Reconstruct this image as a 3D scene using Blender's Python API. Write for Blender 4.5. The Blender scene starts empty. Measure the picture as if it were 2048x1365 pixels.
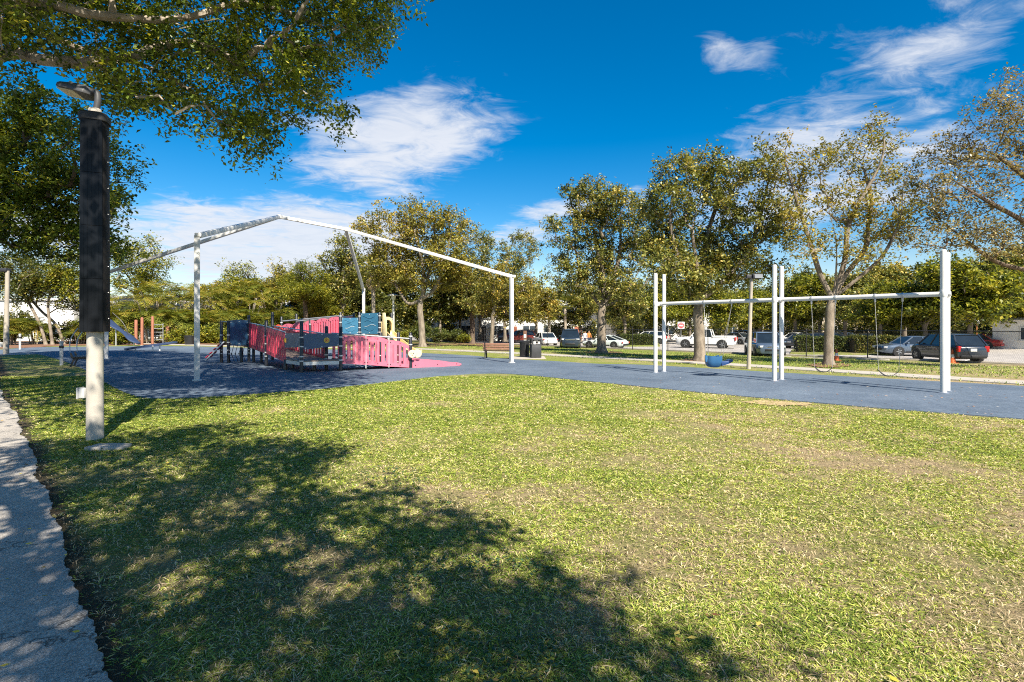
import bpy, bmesh, math, random
import numpy as np
from mathutils import Vector, Matrix, noise as mnoise
R = math.radians
SC = bpy.context.scene
COL = SC.collection

# ------------------------------------------------------------------ camera, sky, sun, exposure
EYE, FPX, CX, HY = 1.75, 1050.0, 1024.0, 654.0          # eye height, focal length and horizon in photo pixels
cam_d = bpy.data.cameras.new('camera'); cam = bpy.data.objects.new('camera', cam_d); COL.objects.link(cam)
cam.location = (0, 0, EYE); cam.rotation_euler = (R(90), 0, 0)
cam_d.sensor_width = 36; cam_d.lens = 36 * FPX / 2048; cam_d.shift_y = -(682.5 - HY) / 2048
cam_d.clip_start = .05; cam_d.clip_end = 3000
SC.camera = cam

SUN_EL = 45.0
SUN_H = Vector((.45, -.893, 0)).normalized()              # towards the sun, on the ground
sun_d = bpy.data.lights.new('sun', 'SUN'); sun = bpy.data.objects.new('sun', sun_d); COL.objects.link(sun)
sun_d.energy = 5.0; sun_d.angle = R(.53); sun_d.color = (1, .925, .79)
to_sun = (SUN_H * math.cos(R(SUN_EL)) + Vector((0, 0, math.sin(R(SUN_EL))))).normalized()
sun.rotation_euler = to_sun.to_track_quat('Z', 'Y').to_euler(); sun.location = (20, -40, 40)

SC.view_settings.view_transform = 'Standard'; SC.view_settings.look = 'None'
SC.view_settings.gamma = 1; SC.view_settings.use_curve_mapping = False
SC.view_settings.exposure = 1.2
SC.cycles.use_denoising = False
SC.cycles.filter_width = 1.1
SC.cycles.max_bounces = 6; SC.cycles.transparent_max_bounces = 8
SC.cycles.sample_clamp_indirect = 6

world = bpy.data.worlds.new('World'); SC.world = world; world.use_nodes = True
def build_world():
    nt = world.node_tree; N = nt.nodes; L = nt.links; N.clear()
    def nd(t, **k):
        n = N.new(t)
        for a, v in k.items(): setattr(n, a, v)
        return n
    def m(op, a, b=None, c=None, clamp=False):
        n = nd('ShaderNodeMath', operation=op, use_clamp=clamp)
        for i, v in enumerate((a, b, c)):
            if v is None: continue
            if isinstance(v, (int, float)): n.inputs[i].default_value = v
            else: L.new(v, n.inputs[i])
        return n.outputs[0]
    out = nd('ShaderNodeOutputWorld'); bg = nd('ShaderNodeBackground')
    sky = nd('ShaderNodeTexSky', sky_type='NISHITA')
    sky.sun_disc = False; sky.sun_elevation = R(SUN_EL); sky.sun_rotation = math.atan2(SUN_H.x, SUN_H.y)
    sky.air_density = 1.0; sky.dust_density = .35; sky.ozone_density = 2.4
    hs = nd('ShaderNodeHueSaturation'); hs.inputs['Value'].default_value = .55; hs.inputs['Hue'].default_value = .498
    L.new(sky.outputs[0], hs.inputs['Color'])
    tc = nd('ShaderNodeTexCoord'); sep = nd('ShaderNodeSeparateXYZ'); L.new(tc.outputs['Generated'], sep.inputs[0])
    x, y, z = sep.outputs
    sr = nd('ShaderNodeMapRange', interpolation_type='SMOOTHSTEP'); L.new(z, sr.inputs[0])          # clearer, deeper blue away from the horizon
    sr.inputs[1].default_value = 0; sr.inputs[2].default_value = .20; sr.inputs[3].default_value = 1.0; sr.inputs[4].default_value = 1.55; L.new(sr.outputs[0], hs.inputs['Saturation'])
    # cloud layer: a flat sheet high above, seen in perspective
    zz = m('MAXIMUM', m('ADD', z, .06), .02)
    cp = nd('ShaderNodeCombineXYZ'); L.new(m('DIVIDE', x, zz), cp.inputs[0]); L.new(m('DIVIDE', y, zz), cp.inputs[1])
    mp = nd('ShaderNodeMapping'); L.new(cp.outputs[0], mp.inputs[0]); mp.inputs['Rotation'].default_value = (0, 0, R(-32)); mp.inputs['Scale'].default_value = (1.0, 1.35, 1)
    n1 = nd('ShaderNodeTexNoise'); n1.inputs['Scale'].default_value = 1.15; n1.inputs['Detail'].default_value = 9; n1.inputs['Roughness'].default_value = .58; n1.inputs['Distortion'].default_value = .45
    L.new(mp.outputs[0], n1.inputs['Vector'])
    n2 = nd('ShaderNodeTexNoise'); n2.inputs['Scale'].default_value = 4.2; n2.inputs['Detail'].default_value = 10; n2.inputs['Roughness'].default_value = .66; n2.inputs['Distortion'].default_value = .9
    L.new(mp.outputs[0], n2.inputs['Vector'])
    az = m('ARCTAN2', x, y); el = m('ARCSINE', z)
    # cloud banks standing in the sky: azimuth, elevation, half sizes (degrees), tilt, weight
    banks = [(-12.5, 18.5, 14.5, 6.6, 8, .335), (-9, 23.0, 6, 3.6, 15, .24), (-14, 15.2, 9, 2.2, 0, .16), (-23, 8.0, 19, 6.0, 2, .46), (-10, 8.5, 10, 3.2, 0, .20),
             (25, 24.5, 6.5, 2.2, -32, .20), (35, 20.0, 17, 5.2, 18, .25), (30, 17.5, 14, 3.0, 14, .28), (43, 28, 6, 3, 30, .26), (1, 9.8, 8, 2.2, 5, .29),
             (6, 12.8, 7, 1.9, 8, .26), (30, 13, 18, 5, 8, .32), (33, 31, 7, 2, 15, .2), (14, 14, 5, 2, 10, .2), (-42, 8, 10, 6, 0, .3),
             (75, 20, 20, 8, 10, .3), (-80, 24, 18, 8, 0, .3), (120, 30, 18, 8, 0, .28), (170, 18, 26, 7, 0, .3), (-130, 26, 20, 9, 0, .3)]
    tot = None
    ae = nd('ShaderNodeCombineXYZ'); L.new(az, ae.inputs[0]); L.new(el, ae.inputs[1])
    wv = nd('ShaderNodeVectorMath', operation='MULTIPLY_ADD')
    nw = nd('ShaderNodeTexNoise'); nw.inputs['Scale'].default_value = 9; nw.inputs['Detail'].default_value = 4; L.new(tc.outputs['Generated'], nw.inputs['Vector'])
    L.new(nw.outputs['Color'], wv.inputs[0]); wv.inputs[1].default_value = (.12, .07, 0)
    vs = nd('ShaderNodeVectorMath', operation='SUBTRACT'); L.new(ae.outputs[0], vs.inputs[0]); vs.inputs[1].default_value = (.06, .035, 0); L.new(vs.outputs[0], wv.inputs[2])
    for a, e, ra, re, rot, wt in banks:
        mm = nd('ShaderNodeMapping', vector_type='TEXTURE'); mm.inputs['Location'].default_value = (R(a), R(e), 0)
        mm.inputs['Rotation'].default_value = (0, 0, R(rot)); mm.inputs['Scale'].default_value = (R(ra), R(re), 1)
        L.new(wv.outputs[0], mm.inputs[0])
        ln = nd('ShaderNodeVectorMath', operation='LENGTH'); L.new(mm.outputs[0], ln.inputs[0])
        mr = nd('ShaderNodeMapRange', interpolation_type='SMOOTHSTEP'); L.new(ln.outputs['Value'], mr.inputs[0])
        mr.inputs[1].default_value = .15; mr.inputs[2].default_value = 1.35; mr.inputs[3].default_value = wt; mr.inputs[4].default_value = 0
        tot = mr.outputs[0] if tot is None else m('MAXIMUM', tot, mr.outputs[0])
    dens = m('ADD', m('ADD', m('MULTIPLY', n1.outputs['Fac'], .52), m('MULTIPLY', n2.outputs['Fac'], .48)), tot)
    mk = nd('ShaderNodeMapRange', interpolation_type='SMOOTHSTEP'); L.new(dens, mk.inputs[0])
    mk.inputs[1].default_value = .61; mk.inputs[2].default_value = .90; mk.inputs[3].default_value = 0; mk.inputs[4].default_value = .93
    # clouds are lit from behind the camera; their bodies are white, thin parts let the sky through
    cc = nd('ShaderNodeMixRGB'); L.new(n2.outputs['Fac'], cc.inputs[0]); cc.inputs[1].default_value = (2.4, 2.65, 3.1, 1); cc.inputs[2].default_value = (3.4, 3.45, 3.6, 1)
    mix = nd('ShaderNodeMixRGB'); L.new(mk.outputs[0], mix.inputs[0]); L.new(hs.outputs[0], mix.inputs[1]); L.new(cc.outputs[0], mix.inputs[2])
    L.new(mix.outputs[0], bg.inputs[0]); bg.inputs[1].default_value = .122
    L.new(bg.outputs[0], out.inputs[0])
build_world()

# ------------------------------------------------------------------ helpers
PATH0 = np.array((10.7, 23.6)); FN = np.array((.757, .653))
def gz(x, y):                                             # the lawn falls a little between the footpath and the car park
    q = (x - PATH0[0]) * FN[0] + (y - PATH0[1]) * FN[1]
    return -.4 * float(np.clip((q - 2.0) / 14.0, 0, 1))
def G(px, py):                                            # ground point seen at a photo pixel
    z = 0.0
    for _ in range(12):
        d = (EYE - z) * FPX / (py - HY); z = gz((px - CX) * d / FPX, d)
    return Vector(((px - CX) * d / FPX, d, z))
def W(px, py, d): return Vector(((px - CX) * d / FPX, d, EYE + (HY - py) * d / FPX))

def tag(o, label=None, cat=None, group=None, kind=None):
    if label: o['label'] = label
    if cat: o['category'] = cat
    if group: o['group'] = group
    if kind: o['kind'] = kind
    return o
def thing(name, label, cat, loc=(0, 0, 0), rz=0, group=None):
    o = bpy.data.objects.new(name, None); COL.objects.link(o); o.empty_display_size = .2
    o.location = loc; o.rotation_euler = (0, 0, rz)
    return tag(o, label, cat, group)
def copy_tree(o, parent=None):
    c = o.copy(); COL.objects.link(c); c.parent = parent
    for ch in list(o.children): copy_tree(ch, c)
    return c
def link(name, me, mat, parent=None):
    o = bpy.data.objects.new(name, me); COL.objects.link(o)
    if mat is not None: me.materials.append(mat)
    if parent is not None: o.parent = parent
    return o
def np_mesh(name, V, F, tint=None, smooth=False):
    me = bpy.data.meshes.new(name); V = np.asarray(V, np.float32); F = np.asarray(F, np.int32); n, k = F.shape
    me.vertices.add(len(V)); me.vertices.foreach_set('co', V.ravel())
    me.loops.add(n * k); me.loops.foreach_set('vertex_index', F.ravel())
    me.polygons.add(n); me.polygons.foreach_set('loop_start', np.arange(0, n * k, k, dtype=np.int32))
    me.polygons.foreach_set('loop_total', np.full(n, k, np.int32))
    if tint is not None:
        at = me.attributes.new('tint', 'FLOAT', 'POINT'); at.data.foreach_set('value', np.asarray(tint, np.float32))
    me.update(calc_edges=True)
    if smooth: me.shade_smooth()
    return me

class MB:
    def __init__(s): s.v = []; s.f = []
    def add(s, vs, fs):
        b = len(s.v); s.v += [tuple(p) for p in vs]; s.f += [tuple(i + b for i in f) for f in fs]; return s
    def box(s, c, d, rz=0, M=None):
        cx, cy, cz = c; a, b, h = d[0] / 2, d[1] / 2, d[2] / 2; co, si = math.cos(rz), math.sin(rz)
        vs = []
        for z in (-h, h):
            for x, y in ((-a, -b), (a, -b), (a, b), (-a, b)):
                vs.append((cx + x * co - y * si, cy + x * si + y * co, cz + z))
        if M is not None: vs = [M @ Vector(v) for v in vs]
        return s.add(vs, [(0, 3, 2, 1), (4, 5, 6, 7), (0, 1, 5, 4), (1, 2, 6, 5), (2, 3, 7, 6), (3, 0, 4, 7)])
    def bar(s, p, q, w, h=None, up=(0, 0, 1)):
        p, q = Vector(p), Vector(q); h = h or w; t = (q - p).normalized(); u = Vector(up)
        if abs(t.dot(u)) > .98: u = Vector((0, 1, 0))
        a = t.cross(u).normalized() * (w / 2); b = a.cross(t).normalized() * (h / 2)
        vs = [e + sx * a + sy * b for e in (p, q) for sx, sy in ((-1, -1), (1, -1), (1, 1), (-1, 1))]
        return s.add(vs, [(0, 3, 2, 1), (4, 5, 6, 7), (0, 1, 5, 4), (1, 2, 6, 5), (2, 3, 7, 6), (3, 0, 4, 7)])
    def tube(s, pts, r, n=8, cap=True):
        pts = [Vector(p) for p in pts]; rs = r if isinstance(r, (list, tuple)) else [r] * len(pts)
        t0 = (pts[1] - pts[0]).normalized(); a = t0.orthogonal().normalized(); vs = []; fs = []
        for i, p in enumerate(pts):
            t = (pts[min(i + 1, len(pts) - 1)] - pts[max(i - 1, 0)]).normalized()
            a = (a - t * a.dot(t)).normalized(); b = t.cross(a)
            for k in range(n):
                an = 2 * math.pi * k / n; vs.append(p + (a * math.cos(an) + b * math.sin(an)) * rs[i])
        for i in range(len(pts) - 1):
            for k in range(n): fs.append((i * n + k, i * n + (k + 1) % n, (i + 1) * n + (k + 1) % n, (i + 1) * n + k))
        if cap: fs += [tuple(range(n - 1, -1, -1)), tuple((len(pts) - 1) * n + k for k in range(n))]
        return s.add(vs, fs)
    def lathe(s, prof, c=(0, 0, 0), n=16, M=None):
        vs = []; fs = []
        for r, z in prof:
            for k in range(n):
                an = 2 * math.pi * k / n; vs.append(Vector((c[0] + r * math.cos(an), c[1] + r * math.sin(an), c[2] + z)))
        if M is not None: vs = [M @ v for v in vs]
        for i in range(len(prof) - 1):
            for k in range(n): fs.append((i * n + k, i * n + (k + 1) % n, (i + 1) * n + (k + 1) % n, (i + 1) * n + k))
        fs += [tuple(range(n - 1, -1, -1)), tuple((len(prof) - 1) * n + k for k in range(n))]
        return s.add(vs, fs)
    def loft(s, secs, cap=True, close=True):
        n = len(secs[0]); vs = [p for q in secs for p in q]; fs = []
        for i in range(len(secs) - 1):
            for k in range(n if close else n - 1): fs.append((i * n + k, i * n + (k + 1) % n, (i + 1) * n + (k + 1) % n, (i + 1) * n + k))
        if cap: fs += [tuple(range(n - 1, -1, -1)), tuple((len(secs) - 1) * n + k for k in range(n))]
        return s.add(vs, fs)
    def prism(s, poly, z0, z1):
        n = len(poly); vs = [(x, y, z0) for x, y in poly] + [(x, y, z1) for x, y in poly]
        return s.add(vs, [tuple(range(n - 1, -1, -1)), tuple(range(n, 2 * n))] + [(k, (k + 1) % n, n + (k + 1) % n, n + k) for k in range(n)])
    def build(s, name, mat, parent=None, smooth=True, bevel=0, off=None):
        if off is not None: s.v = [(x - off[0], y - off[1], z - off[2]) for x, y, z in s.v]
        me = bpy.data.meshes.new(name); me.from_pydata(s.v, [], s.f)
        bm = bmesh.new(); bm.from_mesh(me); bmesh.ops.recalc_face_normals(bm, faces=bm.faces)
        if bevel:
            es = [e for e in bm.edges if len(e.link_faces) == 2 and e.calc_face_angle(0) > R(35)]
            bmesh.ops.bevel(bm, geom=es, offset=bevel, segments=2, affect='EDGES', profile=.5, clamp_overlap=True)
        bm.to_mesh(me); bm.free()
        if smooth: me.shade_smooth(); me.set_sharp_from_angle(angle=R(38))
        return link(name, me, mat, parent)

# ------------------------------------------------------------------ materials
def nodes(name):
    m = bpy.data.materials.new(name); m.use_nodes = True; nt = m.node_tree; nt.nodes.clear()
    o = nt.nodes.new('ShaderNodeOutputMaterial'); return m, nt, o
def noise(nt, co, scale, detail=4, rough=.55, dist=0):
    n = nt.nodes.new('ShaderNodeTexNoise'); n.inputs['Scale'].default_value = scale; n.inputs['Detail'].default_value = detail
    n.inputs['Roughness'].default_value = rough; n.inputs['Distortion'].default_value = dist
    nt.links.new(co, n.inputs['Vector']); return n.outputs['Fac']
def ramp(nt, fac, stops, interp='LINEAR'):
    r = nt.nodes.new('ShaderNodeValToRGB'); r.color_ramp.interpolation = interp; e = r.color_ramp.elements
    while len(e) < len(stops): e.new(.5)
    for el, (p, c) in zip(e, stops): el.position = p; el.color = tuple(c) + ((1,) if len(c) == 3 else ())
    nt.links.new(fac, r.inputs[0]); return r.outputs[0]
def mixc(nt, fac, a, b, mode='MIX'):
    n = nt.nodes.new('ShaderNodeMixRGB'); n.blend_type = mode
    for i, v in enumerate((fac, a, b)):
        if isinstance(v, (int, float)): n.inputs[i].default_value = v
        elif isinstance(v, tuple): n.inputs[i].default_value = v + ((1,) if len(v) == 3 else ())
        else: nt.links.new(v, n.inputs[i])
    return n.outputs[0]
def bumpn(nt, h, strength, dist=.02, nrm=None):
    b = nt.nodes.new('ShaderNodeBump'); b.inputs['Strength'].default_value = strength; b.inputs['Distance'].default_value = dist
    nt.links.new(h, b.inputs['Height'])
    if nrm is not None: nt.links.new(nrm, b.inputs['Normal'])
    return b.outputs[0]
def math_n(nt, op, a, b=None, clamp=False):
    n = nt.nodes.new('ShaderNodeMath'); n.operation = op; n.use_clamp = clamp
    for i, v in enumerate((a, b)):
        if v is None: continue
        if isinstance(v, (int, float)): n.inputs[i].default_value = v
        else: nt.links.new(v, n.inputs[i])
    return n.outputs[0]
def principled(nt, o, color, rough=.6, metal=0, spec=.5, nrm=None, coat=0):
    p = nt.nodes.new('ShaderNodeBsdfPrincipled')
    for k, v in (('Base Color', color), ('Roughness', rough), ('Metallic', metal), ('Specular IOR Level', spec), ('Coat Weight', coat)):
        if isinstance(v, (int, float)): p.inputs[k].default_value = v
        elif isinstance(v, tuple): p.inputs[k].default_value = v + ((1,) if len(v) == 3 else ())
        else: nt.links.new(v, p.inputs[k])
    if nrm is not None: nt.links.new(nrm, p.inputs['Normal'])
    nt.links.new(p.outputs[0], o.inputs[0]); return p
def pmat(name, c, var=.12, scale=6, rough=.55, metal=0, spec=.5, bump=0, bscale=60, coat=0, dirt=None, dscale=2.5, damt=.5):
    m, nt, o = nodes(name); g = nt.nodes.new('ShaderNodeTexCoord').outputs['Object']
    n = noise(nt, g, scale, 5)
    lo = tuple(max(0, x * (1 - var)) for x in c); hi = tuple(min(1, x * (1 + var)) for x in c)
    col = ramp(nt, n, [(.3, lo), (.7, hi)])
    if dirt is not None:
        d = noise(nt, g, dscale, 8, .7); f = ramp(nt, d, [(.5, (0, 0, 0)), (.72, (damt,) * 3)]); col = mixc(nt, f, col, dirt)
    nr = bumpn(nt, noise(nt, g, bscale, 4), bump) if bump else None
    principled(nt, o, col, rough, metal, spec, nr, coat); return m
def leafmat(name, stops, trans=.35, rough=.42, spec=.35):
    m, nt, o = nodes(name); a = nt.nodes.new('ShaderNodeAttribute'); a.attribute_name = 'tint'
    col = ramp(nt, a.outputs['Fac'], stops)
    p = nt.nodes.new('ShaderNodeBsdfPrincipled'); nt.links.new(col, p.inputs['Base Color']); p.inputs['Roughness'].default_value = rough; p.inputs['Specular IOR Level'].default_value = spec
    t = nt.nodes.new('ShaderNodeBsdfTranslucent'); tcol = mixc(nt, 1.0, col, (1.25, 1.2, .55, 1), 'MULTIPLY'); nt.links.new(tcol, t.inputs[0])
    x = nt.nodes.new('ShaderNodeMixShader'); x.inputs[0].default_value = trans
    nt.links.new(p.outputs[0], x.inputs[1]); nt.links.new(t.outputs[0], x.inputs[2]); nt.links.new(x.outputs[0], o.inputs[0]); return m
def barkmat(name, c1, c2, scale=5):
    m, nt, o = nodes(name); tc = nt.nodes.new('ShaderNodeTexCoord').outputs['Object']
    mp = nt.nodes.new('ShaderNodeMapping'); mp.inputs['Scale'].default_value = (1, 1, .35); nt.links.new(tc, mp.inputs[0])
    n = noise(nt, mp.outputs[0], scale, 7, .65); n2 = noise(nt, mp.outputs[0], scale * 7, 5, .6)
    col = ramp(nt, n, [(.3, c1), (.62, c2), (.8, tuple(min(1, x * 1.35) for x in c2))])
    principled(nt, o, col, .9, 0, .2, bumpn(nt, n2, .7, .03)); return m

GREENS = dict(
    near=leafmat('leaf_shade_tree', [(0, (.035, .060, .012)), (.45, (.13, .185, .026)), (.8, (.30, .35, .046)), (1, (.52, .47, .065))], .36),
    oak=leafmat('leaf_oak', [(0, (.045, .055, .014)), (.4, (.15, .17, .04)), (.75, (.34, .32, .075)), (1, (.54, .40, .11))], .24),
    brown=leafmat('leaf_sparse', [(0, (.09, .08, .03)), (.45, (.23, .19, .08)), (.8, (.37, .30, .13)), (1, (.52, .40, .21))], .25),
    gold=leafmat('leaf_golden', [(0, (.10, .09, .018)), (.4, (.21, .20, .04)), (.75, (.41, .35, .065)), (1, (.56, .36, .08))], .25),
    lime=leafmat('leaf_lime', [(0, (.04, .06, .01)), (.4, (.16, .18, .02)), (.75, (.32, .32, .035)), (1, (.50, .42, .06))], .38),
    dark=leafmat('leaf_dark', [(0, (.035, .046, .012)), (.5, (.09, .105, .024)), (.85, (.20, .20, .04)), (1, (.36, .28, .06))], .28),
    palm=leafmat('leaf_palm', [(0, (.05, .075, .014)), (.4, (.125, .155, .022)), (.8, (.29, .275, .04)), (1, (.50, .33, .07))], .3),
    hedge=leafmat('leaf_hedge', [(0, (.025, .042, .012)), (.5, (.075, .10, .022)), (1, (.18, .19, .04))], .22),
)
BARK = barkmat('bark_grey', (.10, .078, .058), (.27, .225, .175))
BARKD = barkmat('bark_dark', (.055, .04, .03), (.16, .12, .088))
BARKP = barkmat('bark_pale', (.16, .13, .098), (.38, .325, .26), 4)

WHITE = pmat('white_powder_coat', (.66, .645, .62), .04, 2, .38, dirt=(.46, .42, .36), dscale=1.8, damt=.25)
CREAMW = pmat('cream_post_paint', (.60, .585, .56), .06, 2, .45, dirt=(.35, .33, .30), dscale=1.2, damt=.35)
BLACKP = pmat('black_paint', (.018, .018, .02), .2, 5, .4)
BLACKM = pmat('black_metal', (.02, .02, .022), .25, 8, .45, spec=.4)
STEEL = pmat('galvanised_pipe', (.52, .52, .51), .1, 6, .38, .6)
CHAIN = pmat('chain_steel', (.42, .40, .37), .2, 30, .45, .5)
CONC = pmat('concrete', (.37, .335, .29), .12, 3, .9, bump=.25, bscale=70, dirt=(.27, .24, .20), damt=.5)
CONCP = pmat('concrete_pole', (.42, .385, .33), .10, 2.2, .85, bump=.2, bscale=90, dirt=(.30, .27, .23), damt=.4)

# ------------------------------------------------------------------ lawn
def lawn_material():
    m, nt, o = nodes('lawn'); g = nt.nodes.new('ShaderNodeNewGeometry').outputs['Position']
    big = noise(nt, g, .33, 4, .6, .4); mid = noise(nt, g, 1.7, 6, .65); fine = noise(nt, g, 26, 6, .7); grain = noise(nt, g, 60, 5, .85)
    d = math_n(nt, 'ADD', math_n(nt, 'MULTIPLY', big, .55), math_n(nt, 'MULTIPLY', mid, .45))
    sp = nt.nodes.new('ShaderNodeSeparateXYZ'); nt.links.new(g, sp.inputs[0])            # more worn towards the open, trodden side
    wear = nt.nodes.new('ShaderNodeMapRange'); nt.links.new(math_n(nt, 'SUBTRACT', sp.outputs[0], sp.outputs[1]), wear.inputs[0]); wear.inputs[1].default_value = -12; wear.inputs[2].default_value = 3; wear.inputs[3].default_value = -.05; wear.inputs[4].default_value = .11
    d = math_n(nt, 'ADD', d, wear.outputs[0])
    green = ramp(nt, fine, [(.32, (.06, .075, .022)), (.5, (.17, .20, .042)), (.68, (.36, .39, .09))])
    straw = ramp(nt, grain, [(.30, (.09, .06, .038)), (.5, (.36, .265, .155)), (.70, (.70, .55, .35))])
    f = ramp(nt, d, [(.43, (0, 0, 0)), (.60, (.9,) * 3)])
    c = mixc(nt, f, green, straw)
    soil = ramp(nt, noise(nt, g, 9, 6, .7), [(.55, (0, 0, 0)), (.66, (.7,) * 3)])
    c = mixc(nt, math_n(nt, 'MULTIPLY', soil, f), c, (.075, .052, .036))
    # bare earth along the old path's edge
    sx = nt.nodes.new('ShaderNodeSeparateXYZ'); nt.links.new(g, sx.inputs[0])
    e = math_n(nt, 'ADD', math_n(nt, 'MULTIPLY', math_n(nt, 'ADD', sx.outputs[0], -.10), .707), math_n(nt, 'MULTIPLY', sx.outputs[1], .707))
    e = math_n(nt, 'ADD', e, math_n(nt, 'MULTIPLY', mid, .55))
    ef = ramp(nt, e, [(.70, (.92,) * 3), (.86, (0, 0, 0))])
    c = mixc(nt, ef, c, (.055, .040, .030))
    principled(nt, o, c, .95, 0, .15, bumpn(nt, math_n(nt, 'ADD', fine, grain), .9, .03)); return m
LAWN = lawn_material()
def grid_sheet(name, x0, x1, y0, y1, nx, ny, dz, mat):
    xs = np.linspace(x0, x1, nx); ys = np.linspace(y0, y1, ny); X, Y = np.meshgrid(xs, ys)
    Q = (X - PATH0[0]) * FN[0] + (Y - PATH0[1]) * FN[1]; Z = -.4 * np.clip((Q - 2) / 14, 0, 1) + dz
    V = np.stack([X.ravel(), Y.ravel(), Z.ravel()], 1)
    i = (np.arange(ny - 1)[:, None] * nx + np.arange(nx - 1)[None]).ravel()
    return link(name, np_mesh(name, V, np.stack([i, i + 1, i + nx + 1, i + nx], 1)), mat)
tag(grid_sheet('lawn_ground', -150, 170, -30, 260, 81, 74, 0, LAWN), kind='structure')
far = MB().add([(-1500, -1500, -.7), (1500, -1500, -.7), (1500, 1500, -.7), (-1500, 1500, -.7)], [(0, 1, 2, 3)]).build('far_ground', LAWN, smooth=False); tag(far, kind='structure')

def spline(pts, n=6):
    out = []; P = [Vector(p) for p in pts]
    for i in range(len(P) - 1):
        p0, p1, p2, p3 = P[max(i - 1, 0)], P[i], P[i + 1], P[min(i + 2, len(P) - 1)]
        for k in range(n):
            t = k / n; out.append(.5 * ((2 * p1) + (p2 - p0) * t + (2 * p0 - 5 * p1 + 4 * p2 - p3) * t * t + (3 * p1 - p0 - 3 * p2 + p3) * t ** 3))
    out.append(P[-1]); return out
def sheet(name, loop, dz, mat, parent=None, flat=None, thick=0):
    bm = bmesh.new(); vs = [bm.verts.new((p[0], p[1], (gz(p[0], p[1]) if flat is None else flat) + dz)) for p in loop]
    f = bm.faces.new(vs); bm.normal_update()
    if f.normal.z < 0: f.normal_flip()
    if thick:
        ex = bmesh.ops.extrude_face_region(bm, geom=[f]); 
        for v in [e for e in ex['geom'] if isinstance(e, bmesh.types.BMVert)]: v.co.z -= thick
        bmesh.ops.recalc_face_normals(bm, faces=bm.faces)
    bmesh.ops.triangulate(bm, faces=[q for q in bm.faces if len(q.verts) > 4])
    me = bpy.data.meshes.new(name); bm.to_mesh(me); bm.free(); return link(name, me, mat, parent)

# ------------------------------------------------------------------ blue rubber safety surface
def rubber_material():
    m, nt, o = nodes('blue_rubber'); g = nt.nodes.new('ShaderNodeNewGeometry').outputs['Position']
    a = noise(nt, g, .22, 5, .6, .3); b = noise(nt, g, 2.2, 7, .7); c = noise(nt, g, 85, 3, .8); v = nt.nodes.new('ShaderNodeTexVoronoi'); v.inputs['Scale'].default_value = 55; nt.links.new(g, v.inputs['Vector'])
    col = ramp(nt, a, [(.35, (.085, .114, .155)), (.55, (.105, .137, .183)), (.7, (.125, .160, .208))])
    col = mixc(nt, ramp(nt, b, [(.5, (0, 0, 0)), (.75, (.45,) * 3)]), col, (.15, .175, .22))
    e = noise(nt, g, .55, 4, .55, 1.2); col = mixc(nt, .8, col, ramp(nt, e, [(.40, (.86, .88, .90)), (.47, (1, 1, 1)), (.60, (1.12, 1.12, 1.1)), (.66, (.93, .94, .95))]), 'MULTIPLY')
    k = noise(nt, g, 17, 6, .8); col = mixc(nt, .8, col, ramp(nt, k, [(.32, (.55, .57, .6)), (.5, (1, 1, 1)), (.70, (1.6, 1.55, 1.5))]), 'MULTIPLY')
    col = mixc(nt, .75, col, ramp(nt, c, [(.3, (.35, .38, .42)), (.5, (.9, .9, .9)), (.72, (1.5, 1.45, 1.4))]), 'MULTIPLY')
    col = mixc(nt, ramp(nt, v.outputs['Color'], [(.93, (0, 0, 0)), (.96, (.6,) * 3)]), col, (.26, .24, .22))
    principled(nt, o, col, .8, 0, .25, bumpn(nt, c, .5, .006)); return m
RUB = rubber_material()
near_edge = [(-60, 716), (45, 707), (105, 716), (165, 738), (205, 763), (255, 788), (305, 798), (400, 796), (520, 788), (640, 779), (720, 771), (800, 762), (870, 754), (940, 749), (1000, 748), (1060, 752), (1200, 766), (1400, 786), (1600, 804), (1800, 821), (2060, 841), (2400, 868)]
far_edge = [(2400, 797), (2048, 774), (1850, 763), (1688, 754), (1500, 743), (1290, 731), (1200, 729), (1100, 723), (1000, 718), (940, 712), (840, 707), (700, 701), (600, 698), (480, 696), (350, 693), (200, 694), (60, 696), (-60, 706)]
near_w = [G(*p) for p in spline([(a, b, 0) for a, b in near_edge], 5) for p in [(p.x, p.y)]]
far_w = [G(p.x, p.y) for p in spline([(a, b, 0) for a, b in far_edge], 4)]
tag(sheet('rubber_play_surface', near_w + far_w, .022, RUB, flat=0, thick=.05), kind='structure')

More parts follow.
